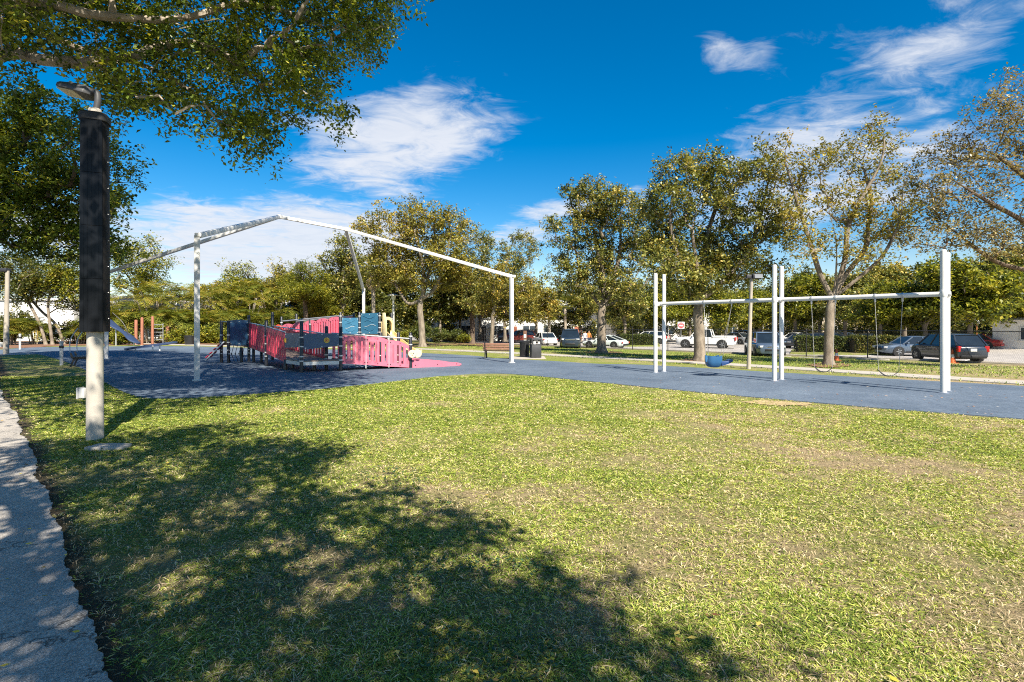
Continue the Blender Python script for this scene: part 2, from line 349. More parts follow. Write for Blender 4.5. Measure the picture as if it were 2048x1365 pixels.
# ------------------------------------------------------------------ worn asphalt path in the corner
def asphalt_material(name, base, crack=True):
    m, nt, o = nodes(name); g = nt.nodes.new('ShaderNodeNewGeometry').outputs['Position']
    v = nt.nodes.new('ShaderNodeTexVoronoi'); v.inputs['Scale'].default_value = 130; nt.links.new(g, v.inputs['Vector'])
    st = ramp(nt, v.outputs['Color'], [(0, tuple(x * .55 for x in base)), (.5, base), (1, tuple(min(1, x * 1.75) for x in base))])
    big = noise(nt, g, 1.1, 6, .65); col = mixc(nt, .75, st, ramp(nt, big, [(.3, (.62, .62, .64)), (.7, (1.25, 1.22, 1.18))]), 'MULTIPLY')
    h = v.outputs['Distance']
    if crack:
        vc = nt.nodes.new('ShaderNodeTexVoronoi'); vc.feature = 'DISTANCE_TO_EDGE'; vc.inputs['Scale'].default_value = .55
        w = nt.nodes.new('ShaderNodeVectorMath'); w.operation = 'MULTIPLY_ADD'
        nw = nt.nodes.new('ShaderNodeTexNoise'); nw.inputs['Scale'].default_value = 5; nw.inputs['Detail'].default_value = 5; nt.links.new(g, nw.inputs['Vector'])
        nt.links.new(nw.outputs['Color'], w.inputs[0]); w.inputs[1].default_value = (.9,) * 3; nt.links.new(g, w.inputs[2]); nt.links.new(w.outputs[0], vc.inputs['Vector'])
        cf = ramp(nt, vc.outputs['Distance'], [(.0, (1, 1, 1)), (.005, (.6,) * 3), (.009, (0, 0, 0))]); col = mixc(nt, math_n(nt, 'MULTIPLY', cf, .8), col, (.03, .028, .026))
    principled(nt, o, col, .92, 0, .2, bumpn(nt, h, .55, .006)); return m
ASPH = asphalt_material('worn_path_asphalt', (.34, .315, .285))
LOTM = asphalt_material('car_park_asphalt', (.36, .335, .31), False)
rng = random.Random(3)
pe = [(-8, 772), (20, 812), (36, 850), (56, 900), (78, 950), (95, 1000), (108, 1050), (126, 1110), (140, 1180), (160, 1230), (190, 1290), (214, 1365), (300, 1600)]
edge = []
for p in spline([tuple(G(*q)) for q in pe], 34):
    k = mnoise.noise(Vector((p.x * 2.2, p.y * 2.2, 0))) * .02 + mnoise.noise(Vector((p.x * .9, p.y * .9, 2))) * .06 + mnoise.noise(Vector((p.x * 6, p.y * 6, 4))) * .018 + mnoise.noise(Vector((p.x * 19, p.y * 19, 7))) * .014
    edge.append(Vector((p.x + k, p.y + k, 0)))
path_loop = edge + [Vector((0.3, -6, 0)), Vector((-3.6, -6, 0)), Vector((-4.6, 0.2, 0)), Vector((-17.5, 13.5, 0)), Vector((-16.0, 15.6, 0))]
tag(sheet('asphalt_path', path_loop, .018, ASPH, flat=0, thick=.05), kind='structure')
wl = [G(-120, 716), G(20, 711), G(75, 709), G(70, 705), G(-120, 708)]
tag(sheet('asphalt_walkway', wl, .012, ASPH, flat=0), kind='structure')

# ------------------------------------------------------------------ concrete footpath, mulch beds and car park
fp_c = spline([(-40, 55, 0), (-22, 46, 0), (-9.5, 42.5, 0), tuple(G(1000, 706)), tuple(G(1200, 716)), tuple(G(1500, 732.5)), tuple(G(2048, 767)), (25, 5, 0)], 8)
def band(c, w):
    a, b = [], []
    for i, p in enumerate(c):
        t = (c[min(i + 1, len(c) - 1)] - c[max(i - 1, 0)]); t.z = 0; t.normalize(); n = Vector((-t.y, t.x, 0)) * (w / 2); a.append(p + n); b.append(p - n)
    return a, b
a_, b_ = band(fp_c, 1.35)
fo = thing('footpath', None, None); tag(fo, kind='structure'); fo.location = (0, 0, 0)
for i in range(0, len(a_) - 1):                           # separate concrete slabs with open joints
    if (a_[i] - a_[i + 1]).length < .05: continue
    nsl = max(1, round((a_[i] - a_[i + 1]).length / 1.6))
    for k in range(nsl):
        t0, t1 = (k + .012) / nsl, (k + .988) / nsl
        q = [a_[i].lerp(a_[i + 1], t0), a_[i].lerp(a_[i + 1], t1), b_[i].lerp(b_[i + 1], t1), b_[i].lerp(b_[i + 1], t0)]
        sheet('slab', q, .03 + .004 * rng.random(), CONC, fo, flat=0, thick=.06)
FU = np.array((.653, -.757))                              # along the fence, towards the right and the camera
F0 = G(1265, 701)
def FL(s, n=0, z=None):
    x, y = F0.x + FU[0] * s + FN[0] * n, F0.y + FU[1] * s + FN[1] * n
    return Vector((x, y, gz(x, y) if z is None else z))
lot = [FL(-75, 1.3), FL(60, 1.3), FL(60, 75), FL(-75, 75)]
tag(sheet('car_park', lot, .012, LOTM, flat=-.4), kind='structure')
MULCH = pmat('bark_mulch', (.20, .10, .055), .5, 14, .95, bump=.8, bscale=40, dirt=(.06, .035, .025), dscale=9, damt=.8)
def mulch(pts, seed):
    c = Vector((sum(p.x for p in pts) / len(pts), sum(p.y for p in pts) / len(pts), 0)); r = random.Random(seed)
    lp = [p + (p - c) * r.uniform(-.08, .08) for p in spline(pts + [pts[0]], 6)[:-1]]
    tag(sheet('mulch_bed', lp, .02, MULCH), kind='structure')
mulch([G(760, 691), G(850, 694), G(930, 692), G(1010, 697), G(1040, 692), G(960, 687), G(850, 687)], 1)
mulch([G(10, 698), G(150, 692), G(330, 690.5), G(480, 689.5), G(700, 690), G(700, 683), G(330, 682), G(10, 684)], 2)
mulch([G(1165, 705), G(1205, 709), G(1245, 706), G(1205, 702)], 3)
mulch([G(1360, 721), G(1402, 726), G(1440, 722), G(1402, 717)], 4)
mulch([G(1610, 730), G(1657, 736), G(1705, 731), G(1657, 726)], 5)

# ------------------------------------------------------------------ tree builder
def grow(trunk, targets, step, rnd, limbs=()):
    """trunk: list of points; targets: (n,3). Returns chains of node indices, positions, parents."""
    pos = [np.array(p, float) for p in trunk]; par = [-1] + list(range(len(trunk) - 1)); chains = [list(range(len(trunk)))]
    for lm in limbs:
        ch = [len(trunk) - 1]
        for q in lm: pos.append(np.array(q, float)); par.append(ch[-1]); ch.append(len(pos) - 1)
        chains.append(ch)
    P = np.zeros((len(pos) + len(targets) * 14, 3)); P[:len(pos)] = pos; n = len(pos)
    D0 = np.zeros(len(P)); 
    for i in range(1, n): D0[i] = D0[par[i]] + np.linalg.norm(P[i] - P[par[i]])
    first = max(1, int(len(trunk) * .55)) if not len(limbs) else len(trunk) - 1
    root = P[len(trunk) - 1].copy(); order = np.argsort(np.linalg.norm(targets - root, axis=1))
    for ti in order:
        t = targets[ti]; d = np.linalg.norm(P[first:n] - t, axis=1)
        cost = d + (.14 if len(limbs) else .28) * D0[first:n] + .25 * np.maximum(0, P[first:n, 2] - t[2])
        j = first + int(np.argmin(cost)); dist = np.linalg.norm(P[j] - t); k = int(np.clip(math.ceil(dist / step), 1, 9))
        a = P[j].copy(); ch = [j]; dirn = (t - a); up = np.array((0, 0, dist * .10))
        for q in range(1, k + 1):
            f = q / k; p = a + dirn * f + up * math.sin(f * math.pi) + (np.array([rnd.gauss(0, 1) for _ in range(3)]) * dist * .035 if q < k else 0)
            P[n] = p; par.append(ch[-1]); D0[n] = D0[ch[-1]] + np.linalg.norm(p - P[ch[-1]]); ch.append(n); n += 1
        chains.append(ch)
    return P[:n], par, chains
def tubes(P, par, chains, R0, rtip, pw=.5, flare=1.6, rmin_draw=0):
    n = len(P); cnt = np.zeros(n)
    for ch in chains[1:]: cnt[ch[-1]] += 1
    for i in range(n - 1, 0, -1): cnt[par[i]] += cnt[i]
    tot = max(cnt[0], 1); rad = np.maximum(rtip, R0 * (np.maximum(cnt, .3) / tot) ** pw)
    mb = MB()
    for ci, ch in enumerate(chains):
        pts = [Vector(P[i]) for i in ch]; rs = [float(rad[i]) for i in ch]
        if ci == 0:
            nt_ = len(ch); h = [p.z - pts[0].z for p in pts]
            rs = [R0 * (1 - .25 * i / (nt_ - 1)) * (1 + (flare - 1) * max(0, 1 - h[i] / .45) ** 2) for i in range(nt_)]
        else:
            rs[0] = min(rs[0], rs[1] * 1.25 if len(rs) > 1 else rs[0]); rs[-1] = rtip * .6
        if max(rs) < rmin_draw: continue
        mx = max(rs); mb.tube(pts, rs, 12 if ci == 0 else (8 if mx > .06 else (5 if mx > .025 else 3)), cap=False)
    return mb
def leaf_arrays(cent, spread, k, L, rs, flat=.75, droop=-.15, wr=.30, tvar=.2, tbase=None):
    n = len(cent) * k
    c = np.repeat(cent, k, 0) + rs.normal(0, 1, (n, 3)) * spread * np.array((1, 1, flat)) 
    ax = rs.normal(0, 1, (n, 3)); ax[:, 2] = ax[:, 2] * .7 + droop; ax /= np.linalg.norm(ax, axis=1)[:, None]
    up = np.stack([rs.normal(0, .55, n), rs.normal(0, .55, n), np.ones(n)], 1); sd = np.cross(ax, up); sd /= np.maximum(np.linalg.norm(sd, axis=1), 1e-6)[:, None]
    nr = np.cross(sd, ax); Ls = (L * rs.uniform(.6, 1.35, n))[:, None]
    cl = (rs.uniform(.2, .75, len(cent)) if tbase is None else tbase)
    t = np.clip(np.repeat(cl, k) + rs.normal(0, tvar, n), 0, 1)
    fold = Ls * .10
    V = np.stack([c, c + ax * Ls * .5 + sd * Ls * wr + nr * fold, c + ax * Ls, c + ax * Ls * .5 - sd * Ls * wr + nr * fold], 1).reshape(-1, 3)
    F = np.arange(n * 4).reshape(-1, 4); return V, F, np.repeat(t, 4)
def clumps(c, m, sp, flat, rs):                           # split a leaf cluster into small tufts
    q = np.repeat(c, m, 0) + rs.normal(0, 1, (len(c) * m, 3)) * sp * np.array((1, 1, flat)); b = np.clip(np.repeat(rs.uniform(.12, .78, len(c)), m) + rs.normal(0, .1, len(q)), .05, .95); return q, b
def blob_pts(blobs, n, rs, shell=.55):
    w = np.array([b[3] * b[4] * b[5] for b in blobs]) ** .8; w /= w.sum(); out = []
    for b, m in zip(blobs, rs.multinomial(n, w)):
        d = rs.normal(0, 1, (m, 3)); d /= np.linalg.norm(d, axis=1)[:, None]; r = rs.uniform(shell ** 3, 1, m) ** (1 / 3)
        out.append(np.array(b[:3]) + d * r[:, None] * np.array(b[3:6]))
    return np.concatenate(out)
def make_tree(name, label, cat, base, trunk, targets, R0, k, spread, L, leaf, bark, seed, group=None, rtip=.012, step=.9, tvar=.2, flat=.75, pw=.5, tb=None, droop=-.15, limbs=(), wr=.30):
    rs = np.random.RandomState(seed); rnd = random.Random(seed); base = Vector(base)
    T = np.asarray(targets) - np.array(base); tr = [tuple(Vector(p) - base) for p in trunk]
    P, par, chains = grow(tr, T, step, rnd, [[tuple(Vector(q) - base) for q in lm] for lm in limbs])
    root = thing(name, label, cat, base, 0, group)
    tubes(P, par, chains, R0, rtip, pw).build('trunk', bark, root)
    mids = np.array([(P[c[-1]] * .6 + P[c[-2]] * .4) for c in chains[1 + len(limbs):]])
    cents = np.concatenate([T, mids[::2]]); ks = k
    cents, cb = clumps(cents, 4, spread * .95, flat, rs); V, F, t = leaf_arrays(cents, spread * .36, max(4, int(ks * 1.15 / 4)), L, rs, .9, droop, wr, tvar, cb)
    link('crown', np_mesh('crown', V, F, t), leaf, root)
    return root
def px_tree(name, label, base, trunk_px, blobs_px, R0, n, k, spread, L, leaf, bark, seed, depth=.8, limbs_px=(), **kw):
    """crown lobes given as (px, py, half width px, half height px) at the tree's own distance"""
    d = base.y; rs = np.random.RandomState(seed + 77); blobs = []
    for i, b in enumerate(blobs_px):
        dd = d + (b[4] if len(b) > 4 else rs.uniform(-1, 1) * 1.3); c = W(b[0], b[1], dd); rx = b[2] * dd / FPX
        blobs.append((c.x, c.y, c.z, rx, rx * depth, b[3] * dd / FPX))
    tr = [base] + [W(a, b, d + c) for a, b, c in trunk_px]
    tr = [base - Vector((0, 0, .1))] + spline(tr, 4)[1:]; lim = []
    for i, lm in enumerate(limbs_px):
        dz = rs.uniform(-1, 1); lim.append(spline([tr[-1]] + [W(a, b, d + dz * (j + 1) / len(lm) * 1.6) for j, (a, b) in enumerate(lm)], 4)[1:])
    return make_tree(name, label, 'tree', base, tr, blob_pts(blobs, n, rs), R0, k, spread, L, leaf, bark, seed, limbs=lim, **kw)

# ------------------------------------------------------------------ the two big shade trees over the camera's side
sh = -SUN_H / math.tan(R(SUN_EL))                         # ground shift of a shadow per metre of height
def in_poly(p, poly):
    x, y = p; c = False
    for i in range(len(poly)):
        x1, y1 = poly[i]; x2, y2 = poly[i - 1]
        if (y1 > y) != (y2 > y) and x < (x2 - x1) * (y - y1) / (y2 - y1) + x1: c = not c
    return c
def sample_poly(poly, n, rs):
    xs = [p[0] for p in poly]; ys = [p[1] for p in poly]; out = []
    while len(out) < n:
        p = (rs.uniform(min(xs), max(xs)), rs.uniform(min(ys), max(ys)))
        if in_poly(p, poly): out.append(p)
    return out
def shade_tree_left():
    rs = np.random.RandomState(11)
    crown = [(-60, 170), (0, 150), (60, 168), (130, 165), (210, 205), (250, 215), (290, 245), (300, 215), (360, 235), (400, 285), (415, 230), (455, 290), (505, 305), (540, 322), (556, 268), (600, 252), (640, 222), (685, 248), (738, 232), (668, 168), (712, 135), (760, 135), (772, 82), (788, 25), (828, -8), (828, -60), (-60, -60)]
    T = []; tb = []
    for (px, py) in sample_poly(crown, 470, rs):
        if px < 230 and 60 < py < 170 and rs.rand() < .45: continue
        if px < 420 and rs.rand() < .22: continue
        d = 9.3 + 2.4 * max(0, px) / 820 + rs.uniform(-.7, 1.8); w = W(px, py, d); T.append(tuple(w)); tb.append(rs.uniform(.1, .7))
    nv = len(T)
    # the high crown above the picture, whose shade lies over the play area and the lawn by the lamp
    shade = [(60, 706), (200, 700), (330, 704), (470, 711), (560, 712), (640, 719), (690, 733), (706, 745), (718, 766), (640, 776), (560, 790), (470, 806), (380, 826), (330, 820), (230, 850), (130, 850), (30, 800), (-120, 760), (-120, 712)]
    cnt = 0; tries = 0
    gp = [tuple(G(px, py))[:2] for px, py in shade]
    while cnt < 1080 and tries < 40000:
        tries += 1
        gx, gy = sample_poly(gp, 1, rs)[0]
        hm = max(5.5, .419 * gy + 1.3); h = rs.uniform(hm, hm + 4.0); x, y = gx - sh.x * h, gy - sh.y * h
        if y > .3 and (h - EYE) / y < .67 and -1.02 < x / y < 1.1: continue
        pb = G(394, 762.5); u = np.clip(((gx - pb.x) * sh.x + (gy - pb.y) * sh.y) / (sh.x ** 2 + sh.y ** 2), 0, 5.0)
        if math.hypot(gx - pb.x - sh.x * u, gy - pb.y - sh.y * u) < .75 and rs.rand() < .72: continue
        if y < .3 or math.hypot(x + 8, y - 9) > 17 or (gy < 14 and rs.rand() < .35): continue
        T.append((x, y, h)); tb.append(rs.uniform(.1, .6)); cnt += 1
    T = np.array(T)
    base = Vector((-12.8, 7.2, 0))
    trunk = spline([base - Vector((0, 0, .1)), (-12.7, 7.25, 1.3), (-12.4, 7.4, 2.6), (-12.0, 7.6, 3.6)], 3)
    P0 = [tuple(p) for p in trunk]; b3 = np.array(base)
    limbs = [[(-11.2, 7.7, 4.6), W(-20, 114, 9.6), W(84, 120, 9.6), W(168, 126, 9.7), W(227, 118, 9.8), W(269, 113, 10.0), W(302, 99, 10.2), W(370, 86, 10.5), W(450, 110, 11.0), W(520, 170, 11.3)],
             [(-11.4, 7.9, 4.9), W(-20, 50, 10.1), W(63, 63, 10.1), W(126, 84, 10.2), W(176, 103, 10.3), W(230, 112, 10.4), W(330, 150, 10.8), W(420, 210, 11.1)],
             [(-11.3, 7.6, 5.2), (-9.2, 7.9, 6.3), W(50, 0, 9.2), W(126, 13, 9.2), W(180, 29, 9.3), W(252, 36, 9.5), W(336, 40, 9.8), W(403, 29, 10.2), W(470, 8, 10.7), W(560, 20, 11.2), W(660, 60, 11.6)],
             [(-11.5, 8.2, 5.4), (-9.6, 9.0, 6.4), W(60, 10, 10.8), W(150, 38, 10.7), W(227, 48, 10.6), W(353, 59, 10.8), W(437, 38, 11.1), W(540, 60, 11.5), W(640, 120, 11.8)],
             [(-11.5, 8.6, 5.6), (-9, 10.5, 8.2), (-6, 12.0, 10.5)], [(-12, 8.0, 6.0), (-10.5, 9.0, 9.0), (-8, 10.0, 12.0)]]
    rnd = random.Random(11)
    # skeleton: trunk, then the limbs, then twigs to every leaf cluster
    pos = [np.array(p) - b3 for p in P0]; par = [-1] + list(range(len(P0) - 1)); chains = [list(range(len(P0)))]
    for lm in limbs:
        pts = spline([P0[-1]] + [tuple(q) for q in lm], 3)[1:]; ch = [len(P0) - 1]
        for q in pts:
            pos.append(np.array(q) - b3); par.append(ch[-1]); ch.append(len(pos) - 1)
        chains.append(ch)
    n = len(pos); Tr = T - b3; P = np.zeros((n + len(T) * 12, 3)); P[:n] = pos; D0 = np.zeros(len(P))
    for i in range(1, n): D0[i] = D0[par[i]] + np.linalg.norm(P[i] - P[par[i]])
    for ti in np.argsort(np.linalg.norm(Tr - P[len(P0) - 1], axis=1)):
        t = Tr[ti]; d = np.linalg.norm(P[len(P0):n] - t, axis=1); j = len(P0) + int(np.argmin(d + .12 * D0[len(P0):n])); dist = np.linalg.norm(P[j] - t)
        k = int(np.clip(math.ceil(dist / .45), 2, 9)); a = P[j].copy(); ch = [j]
        for q in range(1, k + 1):
            f = q / k; p = a + (t - a) * f + np.array((0, 0, dist * .12 * math.sin(f * math.pi))) + (np.array([rnd.gauss(0, 1) for _ in range(3)]) * dist * .04 if q < k else 0)
            P[n] = p; par.append(ch[-1]); D0[n] = D0[ch[-1]] + np.linalg.norm(p - P[ch[-1]]); ch.append(n); n += 1
        chains.append(ch)
    P = P[:n]
    root = thing('shade_tree', 'big broad-leaved tree with pale limbs overhanging the solar lamp', 'tree', base)
    tubes(P, par, chains, .29, .006, .48).build('trunk', BARKP, root)
    vis = np.array([P[c[-1]] for c in chains[1 + len(limbs):]])
    order = np.argsort(np.linalg.norm(Tr - P[len(P0) - 1], axis=1)); isv = order < nv
    A = vis[isv]; B = vis[~isv]
    mids = np.array([P[c[-2]] for c in np.array(chains[1 + len(limbs):], dtype=object)[isv]])
    A2, ab = clumps(A, 5, .22, .85, rs); M2, mb_ = clumps(mids, 2, .18, .85, rs)
    arr = [leaf_arrays(A2, .085, 17, .098, rs, .9, -.25, .25, .17, ab), leaf_arrays(M2, .085, 15, .098, rs, .9, -.2, .25, .17, mb_), leaf_arrays(B, .44, 60, .21, rs, .6, -.1, .30, .2)]
    print('shade tree', nv, len(B), tries)
    Vs, Fs, ts = [], [], []; o = 0
    for V, F, t in arr: Vs.append(V); Fs.append(F + o); ts.append(t); o += len(V)
    link('crown', np_mesh('crown', np.concatenate(Vs), np.concatenate(Fs), np.concatenate(ts)), GREENS['near'], root)
shade_tree_left()

def shade_tree_behind():
    rs = np.random.RandomState(21)
    shade = [(205, 880), (300, 858), (460, 852), (560, 880), (690, 898), (640, 925), (600, 945), (690, 962), (735, 975), (830, 975), (845, 995), (930, 1035), (960, 1085), (1040, 1105), (1130, 1165), (1200, 1200), (1340, 1235), (1440, 1290), (1530, 1370), (1900, 1800), (2300, 2600), (-1600, 2600), (-400, 1365), (-60, 1100), (-40, 930), (60, 880)]
    holes = [((290, 985), 60, 22), ((400, 1010), 45, 20), ((250, 1040), 40, 18), ((350, 1075), 40, 25), ((520, 1010), 40, 15), ((330, 1200), 60, 40), ((770, 1060), 45, 22), ((390, 1285), 40, 22), ((600, 985), 50, 12), ((890, 1310), 40, 30), ((80, 1240), 40, 30), ((60, 1080), 60, 18), ((70, 960), 60, 18), ((1000, 1300), 30, 18), ((640, 1130), 40, 15)]
    gp = [tuple(G(px, py))[:2] for px, py in shade]; T = []
    while len(T) < 500:
        x, y = sample_poly(gp, 1, rs)[0]
        if y < 6.5 and rs.rand() > .75 + y * .04: continue
        if y < .8 and rs.rand() < .6: continue
        px, py = CX + x / max(y, .1) * FPX, HY + EYE * FPX / max(y, .1)
        if any(((px - c[0]) / rx) ** 2 + ((py - c[1]) / ry) ** 2 < 1 for c, rx, ry in holes): continue
        h = rs.uniform(4.4, 8.2); q = (x - sh.x * h, y - sh.y * h, h)
        if q[1] > 0 and (h - EYE) / q[1] < .75: continue
        T.append(q)
    base = Vector((-1.2, -6.2, 0)); trunk = spline([base - Vector((0, 0, .1)), (-1.2, -6.1, 1.2), (-1.1, -6.0, 2.4), (-1.0, -5.9, 3.2)], 3)
    make_tree('shade_tree', 'big broad-leaved tree behind the viewer that shades the lawn in front', 'tree', base, trunk, T, .32, 30, .20, .12, GREENS['near'], BARKP, 22, step=.7)
shade_tree_behind()

# ------------------------------------------------------------------ turf blades, weeds, straw and fallen leaves on the near lawn
def lawn_ok(x, y):
    """numpy masks: True where turf grows (not on the path, not on the rubber)"""
    ne = np.array([(p.x, p.y) for p in near_w]); ed = np.array([(p.x, p.y) for p in edge])
    out = np.ones(len(x), bool)
    # rubber: beyond its near edge, measured by angle from the camera
    ang = x / np.maximum(y, .1); ea = ne[:, 0] / ne[:, 1]; o = np.argsort(ea); lim = np.interp(ang, ea[o], ne[o, 1])
    out &= y < lim - .04
    # path: everything on its left
    s = y - x; es = ed[:, 1] - ed[:, 0]; q = ed[:, 0] + ed[:, 1]; o = np.argsort(es); lim2 = np.interp(s, es[o], q[o]); out &= (x + y) > lim2 + .05
    return out, (x + y) - lim2
def vnoise(x, y, sc, seed=0):
    return np.array([mnoise.fractal(Vector((a * sc, b * sc, seed)), 1.0, 2.0, 3) for a, b in zip(x, y)])
class NoiseGrid:                                          # smooth noise looked up from a small grid
    def __init__(s, sc, seed):
        s.xs = np.linspace(-22, 24, 185); s.ys = np.linspace(0, 22, 89); X, Y = np.meshgrid(s.xs, s.ys)
        s.g = vnoise(X.ravel(), Y.ravel(), sc, seed).reshape(X.shape)
    def __call__(s, x, y):
        fx = np.clip((x + 22) / 46 * 184, 0, 183.99); fy = np.clip(y / 22 * 88, 0, 87.99); i, j = fx.astype(int), fy.astype(int); a, b = fx - i, fy - j; g = s.g
        return (g[j, i] * (1 - a) + g[j, i + 1] * a) * (1 - b) + (g[j + 1, i] * (1 - a) + g[j + 1, i + 1] * a) * b
DRY = NoiseGrid(.30, 1.7); DRY2 = NoiseGrid(1.3, 8.3)
def dryness(x, y):
    base = .44 + .036 * np.clip(x, -6, 8) - .036 * np.clip(y - 4, -2, 10)
    return np.clip(base + .50 * DRY(x, y) + .55 * DRY2(x, y), 0, 1)
def turf():
    rs = np.random.RandomState(5); n = 300000
    y = 1.9 + (18.5 - 1.9) * rs.uniform(0, 1, n) ** 1.5; x = rs.uniform(-1, 1, n) * (y * .99 + 1.4)
    ok, ed = lawn_ok(x, y); dry = dryness(x, y)
    keep = ok & (rs.uniform(0, 1, n) < np.clip(1.3 - 1.7 * dry, .06, 1)) & (rs.uniform(0, 1, n) < np.clip((ed - .02) / .5, .06, 1))
    x, y, dry = x[keep][:84000], y[keep][:84000], dry[keep][:84000]
    # small tufts: seven blades lean away from each tuft's centre
    k = 7; tv = np.repeat(rs.normal(0, .13, len(x)), k); ts = np.repeat(rs.uniform(.6, 1.45, len(x)), k); x, y, dry = np.repeat(x, k), np.repeat(y, k), np.repeat(dry, k); n = len(x); far = np.clip((y - 2) / 12, 0, 1)
    az = rs.uniform(0, 2 * np.pi, n); sp_ = rs.uniform(0, .028, n) * (1 + 1.2 * far); x = x + np.cos(az) * sp_; y = y + np.sin(az) * sp_; az = az + rs.normal(0, .5, n)
    L = rs.uniform(.016, .042, n) * ts * (1 + .5 * far); w = (.0021 + .0050 * far) * rs.uniform(.7, 1.4, n)
    tilt = rs.uniform(.75, 1.48, n)
    d = np.stack([np.cos(az) * np.sin(tilt), np.sin(az) * np.sin(tilt), np.cos(tilt)], 1); s = np.stack([-np.sin(az), np.cos(az), np.zeros(n)], 1)
    tw = rs.normal(0, .6, n)[:, None]; s = s + np.cross(d, s) * tw; s /= np.linalg.norm(s, axis=1)[:, None]
    c = np.stack([x, y, np.zeros(n)], 1); L_ = L[:, None]; w_ = w[:, None]
    bend = np.stack([np.cos(az), np.sin(az), -np.ones(n)], 1) * (L * rs.uniform(.05, .3, n))[:, None]
    m = c + d * L_ * .55 + bend * .25; tip = c + d * L_ + bend; tip[:, 2] = np.maximum(tip[:, 2], .004)
    V = np.stack([c, m + s * w_, tip, m - s * w_], 1).reshape(-1, 3); F = np.arange(n * 4).reshape(-1, 4)
    t = np.clip(rs.normal(.42, .15, n) + tv * 1.3 + .25 * (dry - .3) + (rs.uniform(0, 1, n) < .05 + .28 * dry) * .42, 0, 1)
    gm = leafmat('turf_blades', [(0, (.045, .085, .015)), (.35, (.22, .30, .042)), (.6, (.47, .50, .09)), (.8, (.62, .54, .24)), (1, (.74, .60, .39))], .25, .55, .25)
    tag(link('grass', np_mesh('grass', V, F, np.repeat(t, 4)), gm), 'short mown turf of the lawn with dry patches', 'grass', kind='stuff')
    # low round-leaved weeds in the shade, dead straw, fallen leaves
    n = 46000; y = 1.9 + 9 * rs.uniform(0, 1, n) ** 1.3; x = rs.uniform(-1, .55, n) * (y * .99 + 1); ok, ed = lawn_ok(x, y)
    pt = DRY2(x * 1.1 + 3, y * 1.1); keep = ok & (ed > .15) & (pt > .05) & (x < 2.4 - .6 * y + .6 * pt); x, y = x[keep], y[keep]; n = len(x)
    r = rs.uniform(.006, .015, n); an = np.arange(4) / 4 * 2 * np.pi
    nx, ny = rs.normal(0, .3, n), rs.normal(0, .3, n); z = rs.uniform(.012, .05, n)
    P = np.stack([x[:, None] + r[:, None] * np.cos(an), y[:, None] + r[:, None] * np.sin(an), z[:, None] + r[:, None] * (np.cos(an) * nx[:, None] + np.sin(an) * ny[:, None])], 2).reshape(-1, 3)
    wm = leafmat('weed_leaves', [(0, (.03, .065, .03)), (.6, (.065, .12, .045)), (1, (.14, .18, .05))], .2)
    tag(link('weeds', np_mesh('weeds', P, np.arange(n * 4).reshape(-1, 4), np.repeat(rs.uniform(0, 1, n), 4)), wm), 'low round-leaved weeds creeping through the shaded turf', 'weeds', kind='stuff')
    n = 150000; y = 1.9 + 14 * rs.uniform(0, 1, n) ** 1.5; x = rs.uniform(-1, 1, n) * (y * .99 + 1); ok, ed = lawn_ok(x, y); dr = dryness(x, y)
    keep = ok & (rs.uniform(0, 1, n) < np.clip(1.5 * (dr - .12), .06, .95)) ; x, y = x[keep], y[keep]; n = len(x)
    Ls = rs.uniform(.015, .085, n) * (rs.uniform(0, 1, n) ** 2 + .4); az = rs.uniform(0, 6.283, n); wd = rs.uniform(.0012, .0026, n) * (1 + y * .16); z0 = rs.uniform(.006, .03, n); z1 = rs.uniform(.006, .045, n)
    dx, dy = np.cos(az), np.sin(az); cv = rs.normal(0, .2, n) * Ls
    a = np.stack([x, y, z0], 1); b = a + np.stack([dx * Ls * .5 - dy * cv, dy * Ls * .5 + dx * cv, (z1 - z0) * .5 + .008], 1); c = a + np.stack([dx * Ls, dy * Ls, z1 - z0], 1); s = np.stack([-dy * wd, dx * wd, np.zeros(n)], 1)
    V = np.stack([a, b + s, c, b - s], 1).reshape(-1, 3); F = np.arange(n * 4).reshape(-1, 4)
    sm = leafmat('dead_straw', [(0, (.12, .08, .05)), (.5, (.38, .28, .16)), (1, (.62, .49, .32))], .1, .85, .1)
    tag(link('straw', np_mesh('straw', V, F, np.repeat(rs.uniform(0, 1, n), 4)), sm), 'dead straw and runners lying on the turf', 'straw', kind='stuff')
    n = 520; y = 1.9 + 15 * rs.uniform(0, 1, n) ** 1.2; x = rs.uniform(-1.05, .75, n) * (y + .5) - .4; ne = np.array([(p.x, p.y) for p in near_w]); keep = (rs.uniform(0, 1, n) < .9 - .10 * np.clip(x, 0, 8)); x, y = x[keep], y[keep]; n = len(x)
    V, F, t = leaf_arrays(np.stack([x, y, np.full(n, .04)], 1), .0, 1, .052, rs, 1, 0, .26, .28, np.full(n, .5))
    V = V.reshape(-1, 4, 3); cz = V[:, :1, 2].copy(); V[:, :, 2] = cz + (V[:, :, 2] - cz) * .3; V = V.reshape(-1, 3)
    fm = leafmat('fallen_leaves', [(0, (.16, .07, .03)), (.35, (.34, .20, .06)), (.6, (.55, .40, .05)), (1, (.62, .50, .12))], .15, .6)
    tag(link('fallen_leaves', np_mesh('fallen_leaves', V, F, t), fm), 'yellow and brown leaves fallen on the lawn and path', 'fallen leaves', kind='stuff')
    n = 700; px = rs.uniform(300, 2100, n); py = rs.uniform(700, 840, n); ne2 = np.array(near_edge); fe = np.array(far_edge)[::-1]
    ok = (py < np.interp(px, ne2[:, 0], ne2[:, 1]) - 2) & (py > np.interp(px, fe[:, 0], fe[:, 1]) + 1.5) & ((px > 1250) | (rs.rand(n) < .35))
    pts = np.array([tuple(G(a, b)) for a, b in zip(px[ok], py[ok])]); pts[:, 2] = .034
